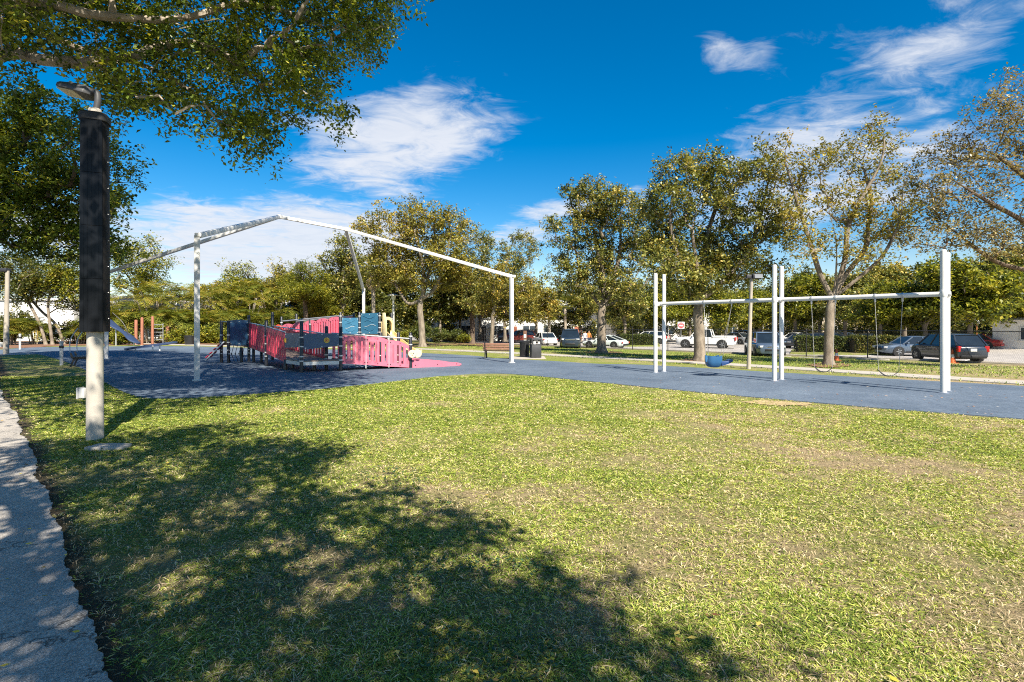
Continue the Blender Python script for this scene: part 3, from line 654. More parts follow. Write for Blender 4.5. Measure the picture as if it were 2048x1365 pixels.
    V, F, t = leaf_arrays(pts, 0, 1, .07, rs, 1, 0, .3, .3, np.full(len(pts), .5)); V = V.reshape(-1, 4, 3); V[:, :, 2] = .03 + np.abs(V[:, :, 2] - .034) * .2; V = V.reshape(-1, 3)
    lm = leafmat('litter_leaves', [(0, (.22, .10, .05)), (.6, (.42, .26, .16)), (.85, (.55, .45, .36)), (1, (.75, .72, .66))], .1, .7)
    tag(link('leaf_litter', np_mesh('leaf_litter', V, F, t), lm), 'dry leaves and petals scattered on the blue rubber', 'leaf litter', kind='stuff')
turf()
def verge_turf():                                         # coarser tufts on the strip between the rubber, the footpath and the fence
    rs = np.random.RandomState(15); n = 60000; s = rs.uniform(-42, 26, n); q = rs.uniform(-1.8, 15.0, n); x = PATH0[0] + FU[0] * s + FN[0] * q; y = PATH0[1] + FU[1] * s + FN[1] * q
    k = (np.abs(x / np.maximum(y, 1)) < 1.06) & (y > 8) & (np.abs(q + .15) > .85) & (rs.rand(n) < np.clip(26 / np.maximum(y, 1), .3, 1)); x, y, q = x[k][:34000], y[k][:34000], q[k][:34000]; n = len(x); z = -.4 * np.clip((q - 2) / 14, 0, 1)
    az = rs.uniform(0, 6.283, n); L = rs.uniform(.05, .12, n); w = rs.uniform(.010, .022, n); t = rs.uniform(.5, 1.4, n)
    d = np.stack([np.cos(az) * np.sin(t), np.sin(az) * np.sin(t), np.cos(t)], 1); sd = np.stack([-np.sin(az), np.cos(az), np.zeros(n)], 1); c = np.stack([x, y, z], 1); L_, w_ = L[:, None], w[:, None]
    V = np.stack([c, c + d * L_ * .5 + sd * w_, c + d * L_, c + d * L_ * .5 - sd * w_], 1).reshape(-1, 3)
    tag(link('verge_grass', np_mesh('verge_grass', V, np.arange(n * 4).reshape(-1, 4), np.repeat(np.clip(rs.normal(.27, .18, n), 0, 1), 4)), bpy.data.materials['turf_blades']), 'mown grass on the verge along the concrete footpath', 'grass', kind='stuff')  # low mean tint paints the fence trees' shade into the verge colour
verge_turf()
tag(sheet('bare_patch', [p + Vector((rng.uniform(-.12, .12), rng.uniform(-.12, .12), 0)) for p in spline([G(1490, 806), G(1540, 812), G(1600, 813), G(1622, 809), G(1570, 805), G(1520, 802), G(1490, 806)], 5)[:-1]], .016, pmat('sandy_soil', (.36, .27, .13), .3, 12, .95, bump=.5), flat=0), kind='structure')

# ------------------------------------------------------------------ solar lamp by the path
def solar_lamp():
    b = G(190, 879); d = b.y; x0 = b.x
    t = thing('solar_lamp', 'concrete lamp pole wrapped in a tall black solar panel sleeve, beside the asphalt path', 'street lamp', b)
    zt, zb = W(190, 246, d).z, W(190, 664, d).z
    MB().lathe([(.114, -.2), (.112, .4), (.104, zb + .3), (.10, zt - .1)], n=20).build('pole', CONCP, t)
    PAN = pmat('solar_film', (.006, .007, .009), .3, 3, .22, spec=.14)
    SIDE = pmat('black_sleeve', (.013, .0125, .013), .2, 4, .6, spec=.12)
    DK = pmat('dark_cap', (.012, .012, .013), .1, 4, .6)
    def hexa(r, z, a0=R(20)):
        return [Vector((r * math.cos(a0 + k * R(45)), r * math.sin(a0 + k * R(45)), z)) for k in range(8)]
    def rnd_sq(r, z):                                     # flattened, round-cornered sleeve section
        return [Vector((r * 1.0 * math.copysign(abs(math.cos(a)) ** .55, math.cos(a)), r * math.copysign(abs(math.sin(a)) ** .55, math.sin(a)), z)) for a in [2 * math.pi * k / 28 for k in range(28)]]
    seg = 4; zs = [zb + (zt - zb) * i / seg for i in range(seg + 1)]
    for i in range(seg):
        r0 = .216 - .012 * i / seg; r1 = .216 - .012 * (i + 1) / seg
        M = Matrix.Rotation(R(24), 4, 'Z'); s = [[M @ p for p in rnd_sq(r0 * .82, zs[i] + .0004)], [M @ p for p in rnd_sq(r1 * .82, zs[i + 1] - .0004)]]
        o = MB().loft(s).build('panel_sleeve', SIDE, t)
        # glossy cell sheet on the broad face, with cell lines
        f0, f1 = r0 * .845, r1 * .845
        q = MB()
        for sx in range(6):
            u0, u1 = -.78 + 1.56 * sx / 6 + .006, -.78 + 1.56 * (sx + 1) / 6 - .006
            q.add([M @ Vector((u0 * f0, -f0, zs[i] + .004)), M @ Vector((u1 * f0, -f0, zs[i] + .004)), M @ Vector((u1 * f1, -f1, zs[i + 1] - .004)), M @ Vector((u0 * f1, -f1, zs[i + 1] - .004))], [(0, 1, 2, 3)])
        q.build('solar_cells', PAN, o, smooth=False)
        for k in range(2):
            zz = zs[i] + (zs[i + 1] - zs[i]) * (.25 + .5 * k); c = M @ Vector((r0 * .83, -.05, zz)); mb = MB(); mb.tube([c, c + (M @ Vector((.012, 0, 0)))], .009, 8); mb.build('bolt', STEEL, o)
    M = Matrix.Rotation(R(24), 4, 'Z')
    MB().loft([[M @ p for p in rnd_sq(.186, zt)], [M @ p for p in rnd_sq(.19, zt + .02)], [M @ p for p in rnd_sq(.19, zt + .10)], [M @ p for p in rnd_sq(.17, zt + .125)]]).build('cap', DK, t)
    MB().lathe([(.085, zt + .12), (.085, zt + .20), (.075, zt + .215)], n=16).build('collar', CONC, t)
    GREY = pmat('lamp_housing', (.055, .055, .058), .1, 5, .5)
    p = Vector((.02, 0, zt + .2)); arm = spline([p, p + Vector((.025, 0, .16)), p + Vector((.0, 0, .27)), p + Vector((-.10, 0, .285))], 6)
    a = MB(); a.tube(arm, .045, 10); a.build('arm', GREY, t)
    hd = MB(); c = p + Vector((-.30, 0, .29)); rot = Matrix.Translation(c) @ Matrix.Rotation(R(12), 4, 'Y') @ Matrix.Rotation(R(-8), 4, 'X')
    secs = []
    for x, hw, zl, zh in ((-.25, .10, -.02, .035), (-.2, .15, -.035, .06), (.05, .16, -.05, .085), (.2, .13, -.05, .085), (.26, .06, -.035, .05)):
        secs.append([rot @ Vector((x, y, z)) for y, z in ((-hw, zl), (hw, zl), (hw, zl + .05), (hw * .7, zh), (-hw * .7, zh), (-hw, zl + .05))])
    h = hd.loft(secs).build('lamp_head', GREY, t, bevel=.006)
    LENS = pmat('lamp_lens', (.55, .50, .34), .1, 5, .3)
    MB().box((-.08, 0, -.052), (.26, .24, .012), M=rot).build('lens', LENS, h, smooth=False)
    bx = W(170, 786, d) - b; PL = pmat('grey_plastic_box', (.44, .44, .43), .06, 5, .5)
    o = MB().box((bx.x + .005, -.02, bx.z), (.09, .12, .15)).build('junction_box', PL, t, bevel=.008)
    MB().box((bx.x - .055, -.02, bx.z), (.022, .145, .175)).build('lid', PL, o, bevel=.008)
    g = G(218, 897); sl = [Vector((a, c, 0)) for a, c in ((-.26, -.13), (.05, -.17), (.27, -.10), (.25, .12), (-.05, .16), (-.24, .12))]
    o = MB().prism([(p.x, p.y) for p in sl], -.02, .045).build('stone_slab', CONC, None, bevel=.012); o.location = g; tag(o, 'flat concrete slab in the grass at the foot of the lamp pole', 'slab')
solar_lamp()

# ------------------------------------------------------------------ bare frame of the shade canopy
def canopy():
    p1, p3, p4 = G(394, 762.5), G(1023, 727), G(213, 719); p2 = W(727, 690, 34.5); p2.z = 0
    t1, t3, t4 = W(396, 472, p1.y), W(1026, 554, p3.y), W(213, 546, p4.y); t2 = W(727, 580, p2.y)
    A = W(558, 434, 25.7); B = W(692, 459, 27.5)
    t = thing('canopy_frame', 'white square-tube hip roof frame of a shade canopy with no fabric', 'canopy frame', p1)
    for b, q in ((p1, t1), (p3, t3), (p2, t2), (p4, t4)):
        o = MB().box((b.x, b.y, (b.z + q.z) / 2), (.165, .165, q.z - b.z), rz=R(30)).build('post', CREAMW, t, off=p1, bevel=.012)
        MB().box((b.x, b.y, .032), (.26, .26, .02), rz=R(30)).build('base_plate', CREAMW, o, off=p1)
        MB().box((q.x, q.y, q.z + .02), (.19, .19, .12), rz=R(30)).build('joint', WHITE, o, off=p1, bevel=.015)
    for q, a in ((t1, A), (t4, A), (t3, B), (t2, B)):
        MB().bar(q, a, .155, .155).build('rafter', WHITE, t, off=p1, bevel=.01)
    MB().bar(A, B, .15, .15).build('ridge_beam', WHITE, t, off=p1, bevel=.01)
    for q in (A, B): MB().box(q, (.20, .20, .19), rz=R(30)).build('hub', WHITE, t, off=p1, bevel=.02)
canopy()

# ------------------------------------------------------------------ swing frame and swings
def swings():
    fr = [G(1311, 747), G(1549, 764), G(1887, 788)]
    dirn = (fr[2] - fr[0]).normalized(); perp = Vector((-dirn.y, dirn.x, 0)); perp = perp if perp.y > 0 else -perp
    off = perp * .62
    t = thing('swing_frame', 'white tubular swing frame of three post pairs carrying one long beam', 'swing frame', fr[0])
    zb = 2.62; tops = [W(1311, 547, fr[0].y).z, W(1549, 530, fr[1].y).z, W(1887, 500, fr[2].y).z]
    mids = []
    for b, zt in zip(fr, tops):
        m = b + off * .5; mids.append(m)
        for q in (b, b + off):
            o = MB().lathe([(.072, 0), (.072, zt - .05), (.066, zt - .015), (.045, zt), (.01, zt + .005)], c=q, n=18).build('post', WHITE, t, off=fr[0])
            MB().lathe([(.078, zb - .09), (.082, zb - .08), (.082, zb + .08), (.078, zb + .09)], c=q, n=18).build('clamp', WHITE, o, off=fr[0])
            MB().lathe([(.12, .018), (.12, .03), (.075, .04)], c=q, n=14).build('footing_ring', pmat('rubber_patch', (.16, .19, .25), .2, 8, .9), o, off=fr[0])
        y = MB(); y.bar(b + Vector((0, 0, zb)), b + off + Vector((0, 0, zb)), .05, .14); y.build('yoke', WHITE, t, off=fr[0], bevel=.01)
    pa = mids[0] - dirn * .12; pb = mids[2] + dirn * .12
    bm_ = MB(); bm_.tube([pa + Vector((0, 0, zb)), pb + Vector((0, 0, zb))], .064, 18); bm_.build('beam', WHITE, t, off=fr[0])
    for m in mids:
        c = MB(); c.tube([m - dirn * .10 + Vector((0, 0, zb)), m + dirn * .10 + Vector((0, 0, zb))], .078, 16); c.build('beam_collar', WHITE, t, off=fr[0])
    def on_beam(px):                                       # point of the beam that shows at that column
        r = (px - CX) / FPX; s = (r * mids[0].y - mids[0].x) / (dirn.x - r * dirn.y); return mids[0] + dirn * s
    def hanger(p, root, o0):
        h = MB(); h.tube([p + dirn * -.03 + Vector((0, 0, zb)), p + dirn * .03 + Vector((0, 0, zb))], .076, 14); h.bar(p + Vector((0, 0, zb - .06)), p + Vector((0, 0, zb - .17)), .03, .05); h.build('hanger', STEEL, root, off=o0, bevel=.004)
    def chain(p, q, root, o0, r=.0075):
        n = max(6, int((q - p).length / .045)); m = MB(); m.tube([p.lerp(q, i / n) for i in range(n + 1)], [r * (1.25 if i % 2 else .62) for i in range(n + 1)], 6); m.build('chain', CHAIN, root, off=o0)
    RUBB = pmat('belt_rubber', (.02, .02, .022), .2, 20, .6)
    for (a, b, yb, lab) in ((1623, 1671, 745, 'black belt swing on chains next to the middle post pair'), (1750, 1805, 753, 'black belt swing on chains next to the outermost post pair')):
        pa, pb = on_beam(a), on_beam(b); c = (pa + pb) / 2; w = W((a + b) / 2, yb, c.y); r = thing('belt_swing', lab, 'swing', (c.x, c.y, 0), 0, 'belt swings'); o0 = Vector((c.x, c.y, 0))
        sd = dirn; hw = (pb - pa).length / 2 * .74; ze = w.z + .16
        for p, s in ((pa, -1), (pb, 1)):
            e = c + sd * (hw * s) + Vector((0, 0, ze)); hanger(p, r, o0); chain(p + Vector((0, 0, zb - .16)), e, r, o0)
        secs = []
        for i in range(13):
            u = -1 + 2 * i / 12; z = w.z + (ze - w.z) * abs(u) ** 2.2; wd = .075 * (1 - .5 * abs(u) ** 4); p = c + sd * (hw * u)
            secs.append([p + perp * k * wd + Vector((0, 0, z + dz)) for k, dz in ((-1, 0), (1, 0), (1, .012), (-1, .012))])
        MB().loft(secs).build('belt_seat', RUBB, r, off=o0)
    # moulded bucket seat
    BLUEP = pmat('blue_moulded_plastic', (.025, .10, .22), .08, 3, .38, dirt=(.05, .12, .25), damt=.3)
    pa, pb = on_beam(1408), on_beam(1463); c = (pa + pb) / 2; r = thing('bucket_swing', 'blue moulded high-back bucket seat hanging from the first bay of the beam', 'swing', (c.x, c.y, 0)); o0 = Vector((c.x, c.y, 0))
    d = c.y; sz = W(1430, 735, d).z; s1 = W(1414, 712, d); s2 = W(1443, 712, d); e3 = W(1461, 723, d)
    # seat shell: deep rounded tub, open at the top, with a tapering leg rest in front
    secs = []; xa, xb = W(1413, 712, d).x, W(1441, 712, d).x; top = s1.z + .02
    for i in range(11):
        u = i / 10; x = xa + (xb - xa) * u; e = abs(2 * u - 1) ** 4; bot = sz + .09 * e; hw = .21 - .05 * e; tp = top - .05 * math.sin(math.pi * u)
        secs.append([Vector((x, d + yy, z)) for yy, z in ((-hw, tp), (-hw, (tp + bot) / 2), (-hw * .8, bot + .05), (-hw * .5, bot), (hw * .5, bot), (hw * .8, bot + .05), (hw, (tp + bot) / 2), (hw, tp), (hw - .04, tp), (hw - .05, (tp + bot) / 2 + .05), (hw * .4, bot + .10), (-hw * .4, bot + .10), (-hw + .05, (tp + bot) / 2 + .05), (-hw + .04, tp))])
    MB().loft(secs).build('seat_shell', BLUEP, r, off=o0)
    q = [W(1438, 722, d), W(1450, 722.5, d), W(1462, 718.5, d), W(1463, 722.5, d), W(1455, 727, d), W(1440, 732, d)]
    mb = MB(); n = len(q); mb.add([p + Vector((0, -.17, 0)) for p in q] + [p + Vector((0, .17, 0)) for p in q], [tuple(range(n)), tuple(range(2 * n - 1, n - 1, -1))] + [(k, (k + 1) % n, n + (k + 1) % n, n + k) for k in range(n)])
    mb.build('leg_rest', pmat('dark_blue_plastic', (.018, .055, .17), .1, 3, .4), r, off=o0, bevel=.012)
    for p, e in ((pa, s1), (pb, s2)):
        hanger(p, r, o0)
        for yy in (-.12, .12): chain(p + Vector((0, 0, zb - .16)), e + Vector((0, yy, 0)), r, o0, .007)
swings()

# ------------------------------------------------------------------ ramped play structure
def play_structure():
    PINK = pmat('pink_panel', (.58, .13, .19), .06, 2, .42, dirt=(.55, .25, .28), dscale=1.5, damt=.35)
    RED = pmat('crimson_panel', (.52, .045, .085), .1, 2, .42, dirt=(.40, .10, .12), damt=.3)
    NAVY = pmat('navy_panel', (.022, .075, .155), .12, 2, .35, dirt=(.05, .12, .2), damt=.35)
    TEAL = pmat('wave_panel', (.035, .14, .235), .1, 2.5, .38, dirt=(.09, .2, .28), damt=.4)
    POSTM = pmat('navy_black_post', (.016, .017, .024), .15, 3, .35)
    CLAMP = pmat('clamp_alloy', (.60, .60, .58), .08, 8, .4, .3)
    DECK = pmat('deck_brown', (.23, .17, .13), .2, 6, .75, bump=.2, bscale=50)
    YEL = pmat('slide_tan', (.74, .55, .26), .06, 2, .4, dirt=(.6, .45, .25), damt=.3)
    CRM = pmat('cream_plastic', (.74, .60, .34), .05, 3, .45)
    t = thing('play_structure', 'ramped playground structure with pink railings, blue panels, black posts and a tan slide', 'play structure', G(650, 735)); o0 = Vector(t.location)
    def post(b, zt, r=.068, clamps=(.35, .8)):
        b = Vector((b.x, b.y, 0)); o = MB().lathe([(r, .0), (r, zt - .02), (r * .8, zt), (.01, zt + .01)], c=b, n=14).build('post', POSTM, t, off=o0)
        for z in clamps:
            if z < zt - .05: MB().lathe([(r + .006, z - .025), (r + .012, z - .02), (r + .012, z + .02), (r + .006, z + .025)], c=b, n=12).build('clamp', CLAMP, o, off=o0)
        return b
    def panel(p, q, zp, zq, mat, slots=4, thick=.04, arch=.10, mn='railing_panel', rails=True, gap=.5):
        """moulded panel from p to q; zp, zq = (bottom, top) heights at the ends; vertical slots cut right through"""
        p, q = Vector((p.x, p.y, 0)), Vector((q.x, q.y, 0)); n = (q - p).normalized().cross(Vector((0, 0, 1))) * (thick / 2); m = MB()
        def pt(u, f): # f: 0 bottom..1 top with arched head
            zb, zt = zp[0] + (zq[0] - zp[0]) * u, zp[1] + (zq[1] - zp[1]) * u; zt += arch * math.sin(math.pi * u); return p.lerp(q, u) + Vector((0, 0, zb + (zt - zb) * f))
        def cell(u0, u1, f0, f1):
            a = [pt(u0, f0), pt(u1, f0), pt(u1, f1), pt(u0, f1)]; m.add([v + n for v in a] + [v - n for v in a], [(0, 1, 2, 3), (7, 6, 5, 4), (0, 4, 5, 1), (1, 5, 6, 2), (2, 6, 7, 3), (3, 7, 4, 0)])
        if slots:
            S = 1.0 / slots; K = slots * 2 + 1; us = []
            w = gap / (slots + 1)
            sw = (1 - (slots + 1) * (1 - gap) / (slots + 1)) / slots; bw = (1 - sw * slots) / (slots + 1); u = 0
            for k in range(slots + 1):
                cell(u, u + bw, .14, .84); us.append(u + bw); u += bw + sw
            for k in range(6): cell(k / 6, (k + 1) / 6, 0, .14)
            for k in range(10): cell(k / 10, (k + 1) / 10, .84, 1)
        else:
            for k in range(8): cell(k / 8, (k + 1) / 8, 0, 1)
        o = m.build(mn, mat, t, off=o0, smooth=False)
        bo = MB()
        for u, f in ((.05, .08), (.95, .08), (.05, .92), (.95, .92), (.5, .07), (.5, .93)):
            a = pt(u, f); s = n.normalized() * (thick / 2 + .012); bo.tube([a - s, a + s], .022, 8)
        bo.build('bolts', CLAMP if mat in (NAVY, TEAL) else POSTM, o, off=o0)['kind'] = 'stuff'; return o
    def rail(pts, r=.026): m = MB(); m.tube(pts, r, 8); return m.build('handrail', STEEL, t, off=o0)
    def deck(loop, z, mat=DECK, nm='deck', h=.08):
        m = MB(); n = len(loop); zs = z if isinstance(z, (list, tuple)) else [z] * n
        m.add([(p.x, p.y, zz - h) for p, zz in zip(loop, zs)] + [(p.x, p.y, zz) for p, zz in zip(loop, zs)], [tuple(range(n - 1, -1, -1)), tuple(range(n, 2 * n))] + [(k, (k + 1) % n, n + (k + 1) % n, n + k) for k in range(n)])
        return m.build(nm, mat, t, off=o0, smooth=False)
    def Zat(py, b): return EYE + (HY - py) * b.y / FPX
    j, m_, l, g, d, a, b = G(603, 746.5), G(681.5, 743.5), G(652.7, 740.6), G(532.6, 733.3), G(497.8, 724.5), G(442.8, 726), G(457, 726.7)
    h, s, K = G(545, 721.6), G(821, 737), G(571, 741)
    for q, py in ((j, 643), (m_, 654), (l, 653), (g, 642), (d, 631), (a, 642), (b, 642), (h, 625), (s, 666)):
        post(q, Zat(py, q), clamps=(.45, .62, 1.0, 1.35))
    for q, z in ((G(482.8, 726), .75), (G(507, 725), .7), (G(522.7, 726), .62), (G(628.5, 742), .42), (K, .42), (G(585, 738), .45)): post(q, z, clamps=())
    # lower landing and the long shaded ramp (left rail d-g-K, right rail h-l)
    zj = .46; zd = .80
    deck([K, j, m_, l], zj, nm='landing'); ds = deck([d, g, K, l, h], [zd, .62, zj, zj, zd], nm='ramp_floor')
    lip = MB(); lip.bar(Vector((K.x, K.y, zj - .11)), Vector((j.x, j.y, zj - .11)), .03, .13); lip.bar(Vector((j.x, j.y, zj - .11)), Vector((m_.x, m_.y, zj - .11)), .03, .13); lip.build('landing_edge', CLAMP, t, off=o0)
    dg = d.lerp(g, .5); gk = g.lerp(K, .5)
    def z2(q, ptop, pbot): return (Zat(pbot, q), Zat(ptop, q))
    for p, q, a0, a1 in ((d, g, z2(d, 648, 694), z2(g, 658, 707)), (g, K, z2(g, 657, 707), z2(K, 670, 725))):
        for u in (0, .5):
            P, Q = p.lerp(q, u + .015), p.lerp(q, u + .485); f = lambda w: tuple(a0[i] + (a1[i] - a0[i]) * w for i in (0, 1))
            panel(P, Q, f(u), f(u + .5), RED, 4, arch=.07)
    hl = [h.lerp(l, u) for u in (0, .25, .5, .75, 1)]
    for i in range(4):
        za = zd + (zj - zd) * i / 4; zb_ = zd + (zj - zd) * (i + 1) / 4
        panel(hl[i].lerp(hl[i + 1], .03), hl[i].lerp(hl[i + 1], .97), (za - .06, za + .88), (zb_ - .06, zb_ + .88), RED, 5, arch=.07)
    rail([Vector((d.x, d.y, Zat(646, d))), Vector((g.x, g.y, Zat(653, g))), Vector((K.x, K.y, Zat(665, K)))]); rail([Vector((h.x, h.y, zd + 1.0)), Vector((l.x, l.y, zj + 1.0))])
    # navy panels round the landing, one with a round game disc
    panel(K, j.lerp(K, .05), (Zat(696, K), Zat(667, K)), (Zat(695, j), Zat(667, j)), NAVY, 0, arch=0, mn='side_panel')
    fp = panel(j.lerp(m_, .05), m_.lerp(j, .03), (Zat(700, j), Zat(667, j)), (Zat(692, m_), Zat(667, m_)), NAVY, 0, arch=0, mn='front_panel')
    n_ = (m_ - j).normalized().cross(Vector((0, 0, 1))); n_ = n_ if n_.y < 0 else -n_
    dp = j.lerp(m_, .63); c = Vector((dp.x, dp.y, Zat(681, dp))) + n_ * .03
    for rr, mm, k in ((.105, pmat('disc_yellow', (.70, .46, .05), .05, 3, .4), 0), (.072, pmat('disc_orange', (.42, .16, .03), .05, 3, .4), 1), (.050, pmat('disc_gold', (.72, .40, .04), .05, 3, .4), 2), (.024, pmat('disc_red', (.5, .03, .02), .05, 3, .4), 3)):
        mb = MB(); mb.tube([c + n_ * .006 * k, c + n_ * (.012 + .008 * k)], rr, 20); mb.build('game_disc', mm, fp, off=o0)
    kp = K.lerp(j, .04); c = Vector((kp.x, kp.y, Zat(681, kp))) + n_ * .04; mb = MB(); mb.tube([c, c + n_ * .02], .10, 18); mb.build('game_disc', pmat('disc_amber', (.62, .36, .05), .05, 3, .4), t, off=o0)
    # upper landing behind with the left navy panel, climbing rungs and net
    c2, c3 = d.lerp(b, .0), b
    panel(b.lerp(d, .06), d.lerp(b, .06), z2(b, 641.5, 692), z2(d, 641.5, 691), NAVY, 0, arch=.04, mn='end_panel'); deck([a, b, d, h], [.95, .95, zd, zd], nm='upper_landing')
    rail([Vector((a.x, a.y, Zat(644, a))), Vector((b.x, b.y, Zat(644, b)))])
    e0, e1 = W(449, 684, a.y - .2), W(412, 721, a.y - .5); e1.z = max(.05, e1.z)
    mb = MB(); mb.bar(e0 + Vector((0, 0, 0)), e1, .55, .05); lad = mb.build('step_board', CLAMP, t, off=o0, bevel=.01)
    for u in (.18, .38, .58, .78): mb = MB(); pp = e0.lerp(e1, u); mb.bar(pp + Vector((.02, 0, .035)), pp + Vector((-.09, 0, -.06)), .5, .03); mb.build('grip_strip', RED, lad, off=o0)
    for k in range(5):
        q0 = b.lerp(d, .1 + .18 * k); q1 = q0 + Vector((.05, -.35, 0)); mb = MB(); mb.tube([Vector((q0.x, q0.y, .95)), Vector((q1.x, q1.y, .45)), Vector((q0.x, q0.y, .05))], .014, 6); mb.lathe([(.01, -.04), (.04, 0), (.01, .04)], c=(q1.x, q1.y, .45), n=8); mb.build('climbing_rope', POSTM, t, off=o0)
    # rising ramp at the back, pink railings in the sun
    dn = 29.5; i0 = W(563, 690, 31.5); n0 = W(681, 690, dn); i0.z = n0.z = 0; o_ = W(719, 690, dn + .1); p_ = W(759.4, 690, dn - .6); o_.z = p_.z = 0
    zu = 1.30
    for q, py in ((i0, 634), (n0, 625), (o_, 625), (p_, 625)): post(q, Zat(py, q), clamps=(1.25, 1.45, 1.7, 2.0, 2.35))
    bw = Vector((.35, 1.35, 0)); i1, n1, o1, p1 = i0 + bw, n0 + bw, o_ + bw, p_ + bw
    for q in (i1, n1, o1, p1): post(q, 2.55, clamps=(1.5, 2.2))
    for q in (i0.lerp(n0, .5), i1.lerp(n1, .5)): post(q, 2.2, clamps=(1.2, 1.9))
    deck([i0, n0, n1, i1], [zd, zu, zu, zd], nm='ramp_floor'); deck([n0, p_, p1, n1], zu, nm='slide_deck')
    for P, Q in ((i0, n0), (i1, n1)):
        for k in range(5):
            u0, u1 = k / 5 + .008, (k + 1) / 5 - .008; za, zb_ = zd + (zu - zd) * u0, zd + (zu - zd) * u1
            panel(P.lerp(Q, u0), P.lerp(Q, u1), (za - .08, za + .98), (zb_ - .08, zb_ + .98), PINK if P is i0 else RED, 4, arch=.10)
        rail([Vector((P.x, P.y, Zat(643, P))), Vector((Q.x, Q.y, Zat(632, Q)))], .035)
    hoop = MB(); hoop.tube([Vector((h.x + .15, h.y, .7 + .0))] + [Vector((h.x + .3 - .25 * math.cos(x), h.y, 1.4 + .42 * math.sin(x))) for x in np.linspace(0, math.pi, 9)] + [Vector((h.x + .45, h.y, .7))], .05, 8); hoop.build('arch_hoop', pmat('orange_red_arch', (.62, .07, .03), .06, 3, .4), t, off=o0)
    def wave(P, Q, zb_, zt):
        o = panel(P, Q, (zb_, zt), (zb_, zt), TEAL, 0, arch=0, mn='wave_panel'); nn = (Q - P).normalized().cross(Vector((0, 0, 1))); nn = nn if nn.y < 0 else -nn; rr = random.Random(int(P.x * 100))
        for k in range(4):                                 # raised wave ribs
            zc = zb_ + (zt - zb_) * (.2 + .2 * k); mb = MB(); us = np.linspace(.12 + .1 * rr.random(), .75 + .12 * rr.random(), 9)
            mb.tube([Vector((*P.lerp(Q, u).xy, zc + .06 * math.sin(u * 9 + k * 2.1))) + nn * .024 for u in us], [.006] + [.016] * 7 + [.005], 6); mb.build('wave_rib', pmat('pale_rib', (.35, .42, .45), .1, 3, .5) if k == 1 else TEAL, o, off=o0)
    wave(n0.lerp(o_, .08), o_.lerp(n0, .06), Zat(668, n0), Zat(636, n0)); wave(o_.lerp(p_, .08), p_.lerp(o_, .05), Zat(668, o_), Zat(627, o_))
    # slide: arched hood and open chute
    hd = p_ + Vector((.12, .1, 0)); sd = Vector((.80, -.60, 0)).normalized(); pr = Vector((-sd.y, sd.x, 0))
    mb = MB(); cs = []
    for k in range(13):
        an = math.pi * k / 12; cs.append((-.34 * math.cos(an), .55 + .34 * math.sin(an)))
    outer = [(-.40, 0)] + [(x * 1.22, .5 + (z - .5) * 1.35) for x, z in cs] + [(.40, 0)]; inner = [(-.30, 0)] + [(x * .85, z - .02) for x, z in cs] + [(.30, 0)]
    n = len(outer); base = hd + Vector((0, .55, zu - .02)); vs = []
    for dd in (0, .10):
        for lst in (outer, inner):
            for x, z in lst: vs.append(base + sd * (dd + .18) + pr * x + Vector((0, 0, z)))
    fs = []
    for k in range(n - 1):
        fs += [(k, k + 1, n + k + 1, n + k), (2 * n + k, 3 * n + k, 3 * n + k + 1, 2 * n + k + 1), (k, 2 * n + k, 2 * n + k + 1, k + 1), (n + k, n + k + 1, 3 * n + k + 1, 3 * n + k)]
    mb.add(vs, fs); mb.build('slide_hood', YEL, t, off=o0)
    mb = MB(); mb.add([hd + Vector((0, 0, zu - .05)), hd + sd * .32 + Vector((0, 0, zu - .05)), hd + sd * .32 + Vector((0, 0, Zat(632, hd) - .25)), hd + sd * .2 + Vector((0, 0, Zat(626, hd))), hd + Vector((0, 0, Zat(626, hd)))] + [q + pr * .05 for q in (hd + Vector((0, 0, zu - .05)), hd + sd * .32 + Vector((0, 0, zu - .05)), hd + sd * .32 + Vector((0, 0, Zat(632, hd) - .25)), hd + sd * .2 + Vector((0, 0, Zat(626, hd))), hd + Vector((0, 0, Zat(626, hd))))], [(0, 1, 2, 3, 4), (9, 8, 7, 6, 5)] + [(k, (k + 1) % 5, 5 + (k + 1) % 5, 5 + k) for k in range(5)]); mb.build('slide_side_panel', CRM, t, off=o0, bevel=.01)
    st = base + sd * .2; en = Vector((W(822, 702, 25).x, 25.0, .42)); en2 = en + sd * .45 + Vector((0, 0, -.02))
    cl = spline([st, st + sd * .35 + Vector((0, 0, -.08)), st.lerp(en, .5), en, en2], 5); secs = []
    for q in cl: secs.append([q + pr * x + Vector((0, 0, z)) for x, z in ((-.30, .26), (-.27, .05), (-.15, 0), (.15, 0), (.27, .05), (.30, .26), (.25, .26), (.22, .08), (.12, .035), (-.12, .035), (-.22, .08), (-.25, .26))])
    MB().loft(secs).build('slide_chute', YEL, t, off=o0)
    q = en; post(Vector((q.x, q.y, 0)) + pr * .0, .40, .05, ())
    # low ramp down to the rubber, pink railings in full sun
    v = (s - m_); pv = Vector((-v.y, v.x, 0)).normalized(); pv = pv if pv.y > 0 else -pv; wv = pv * 1.35; zs = .10
    deck([m_, s, s + wv, m_ + wv], [zj, zs, zs, zj], nm='ramp_floor')
    tip = G(922, 733); zc = [(677.6, 727.5), (676, 730), (681, 733.5), (694, 737.0)]; us = [0, .345, .675, 1]
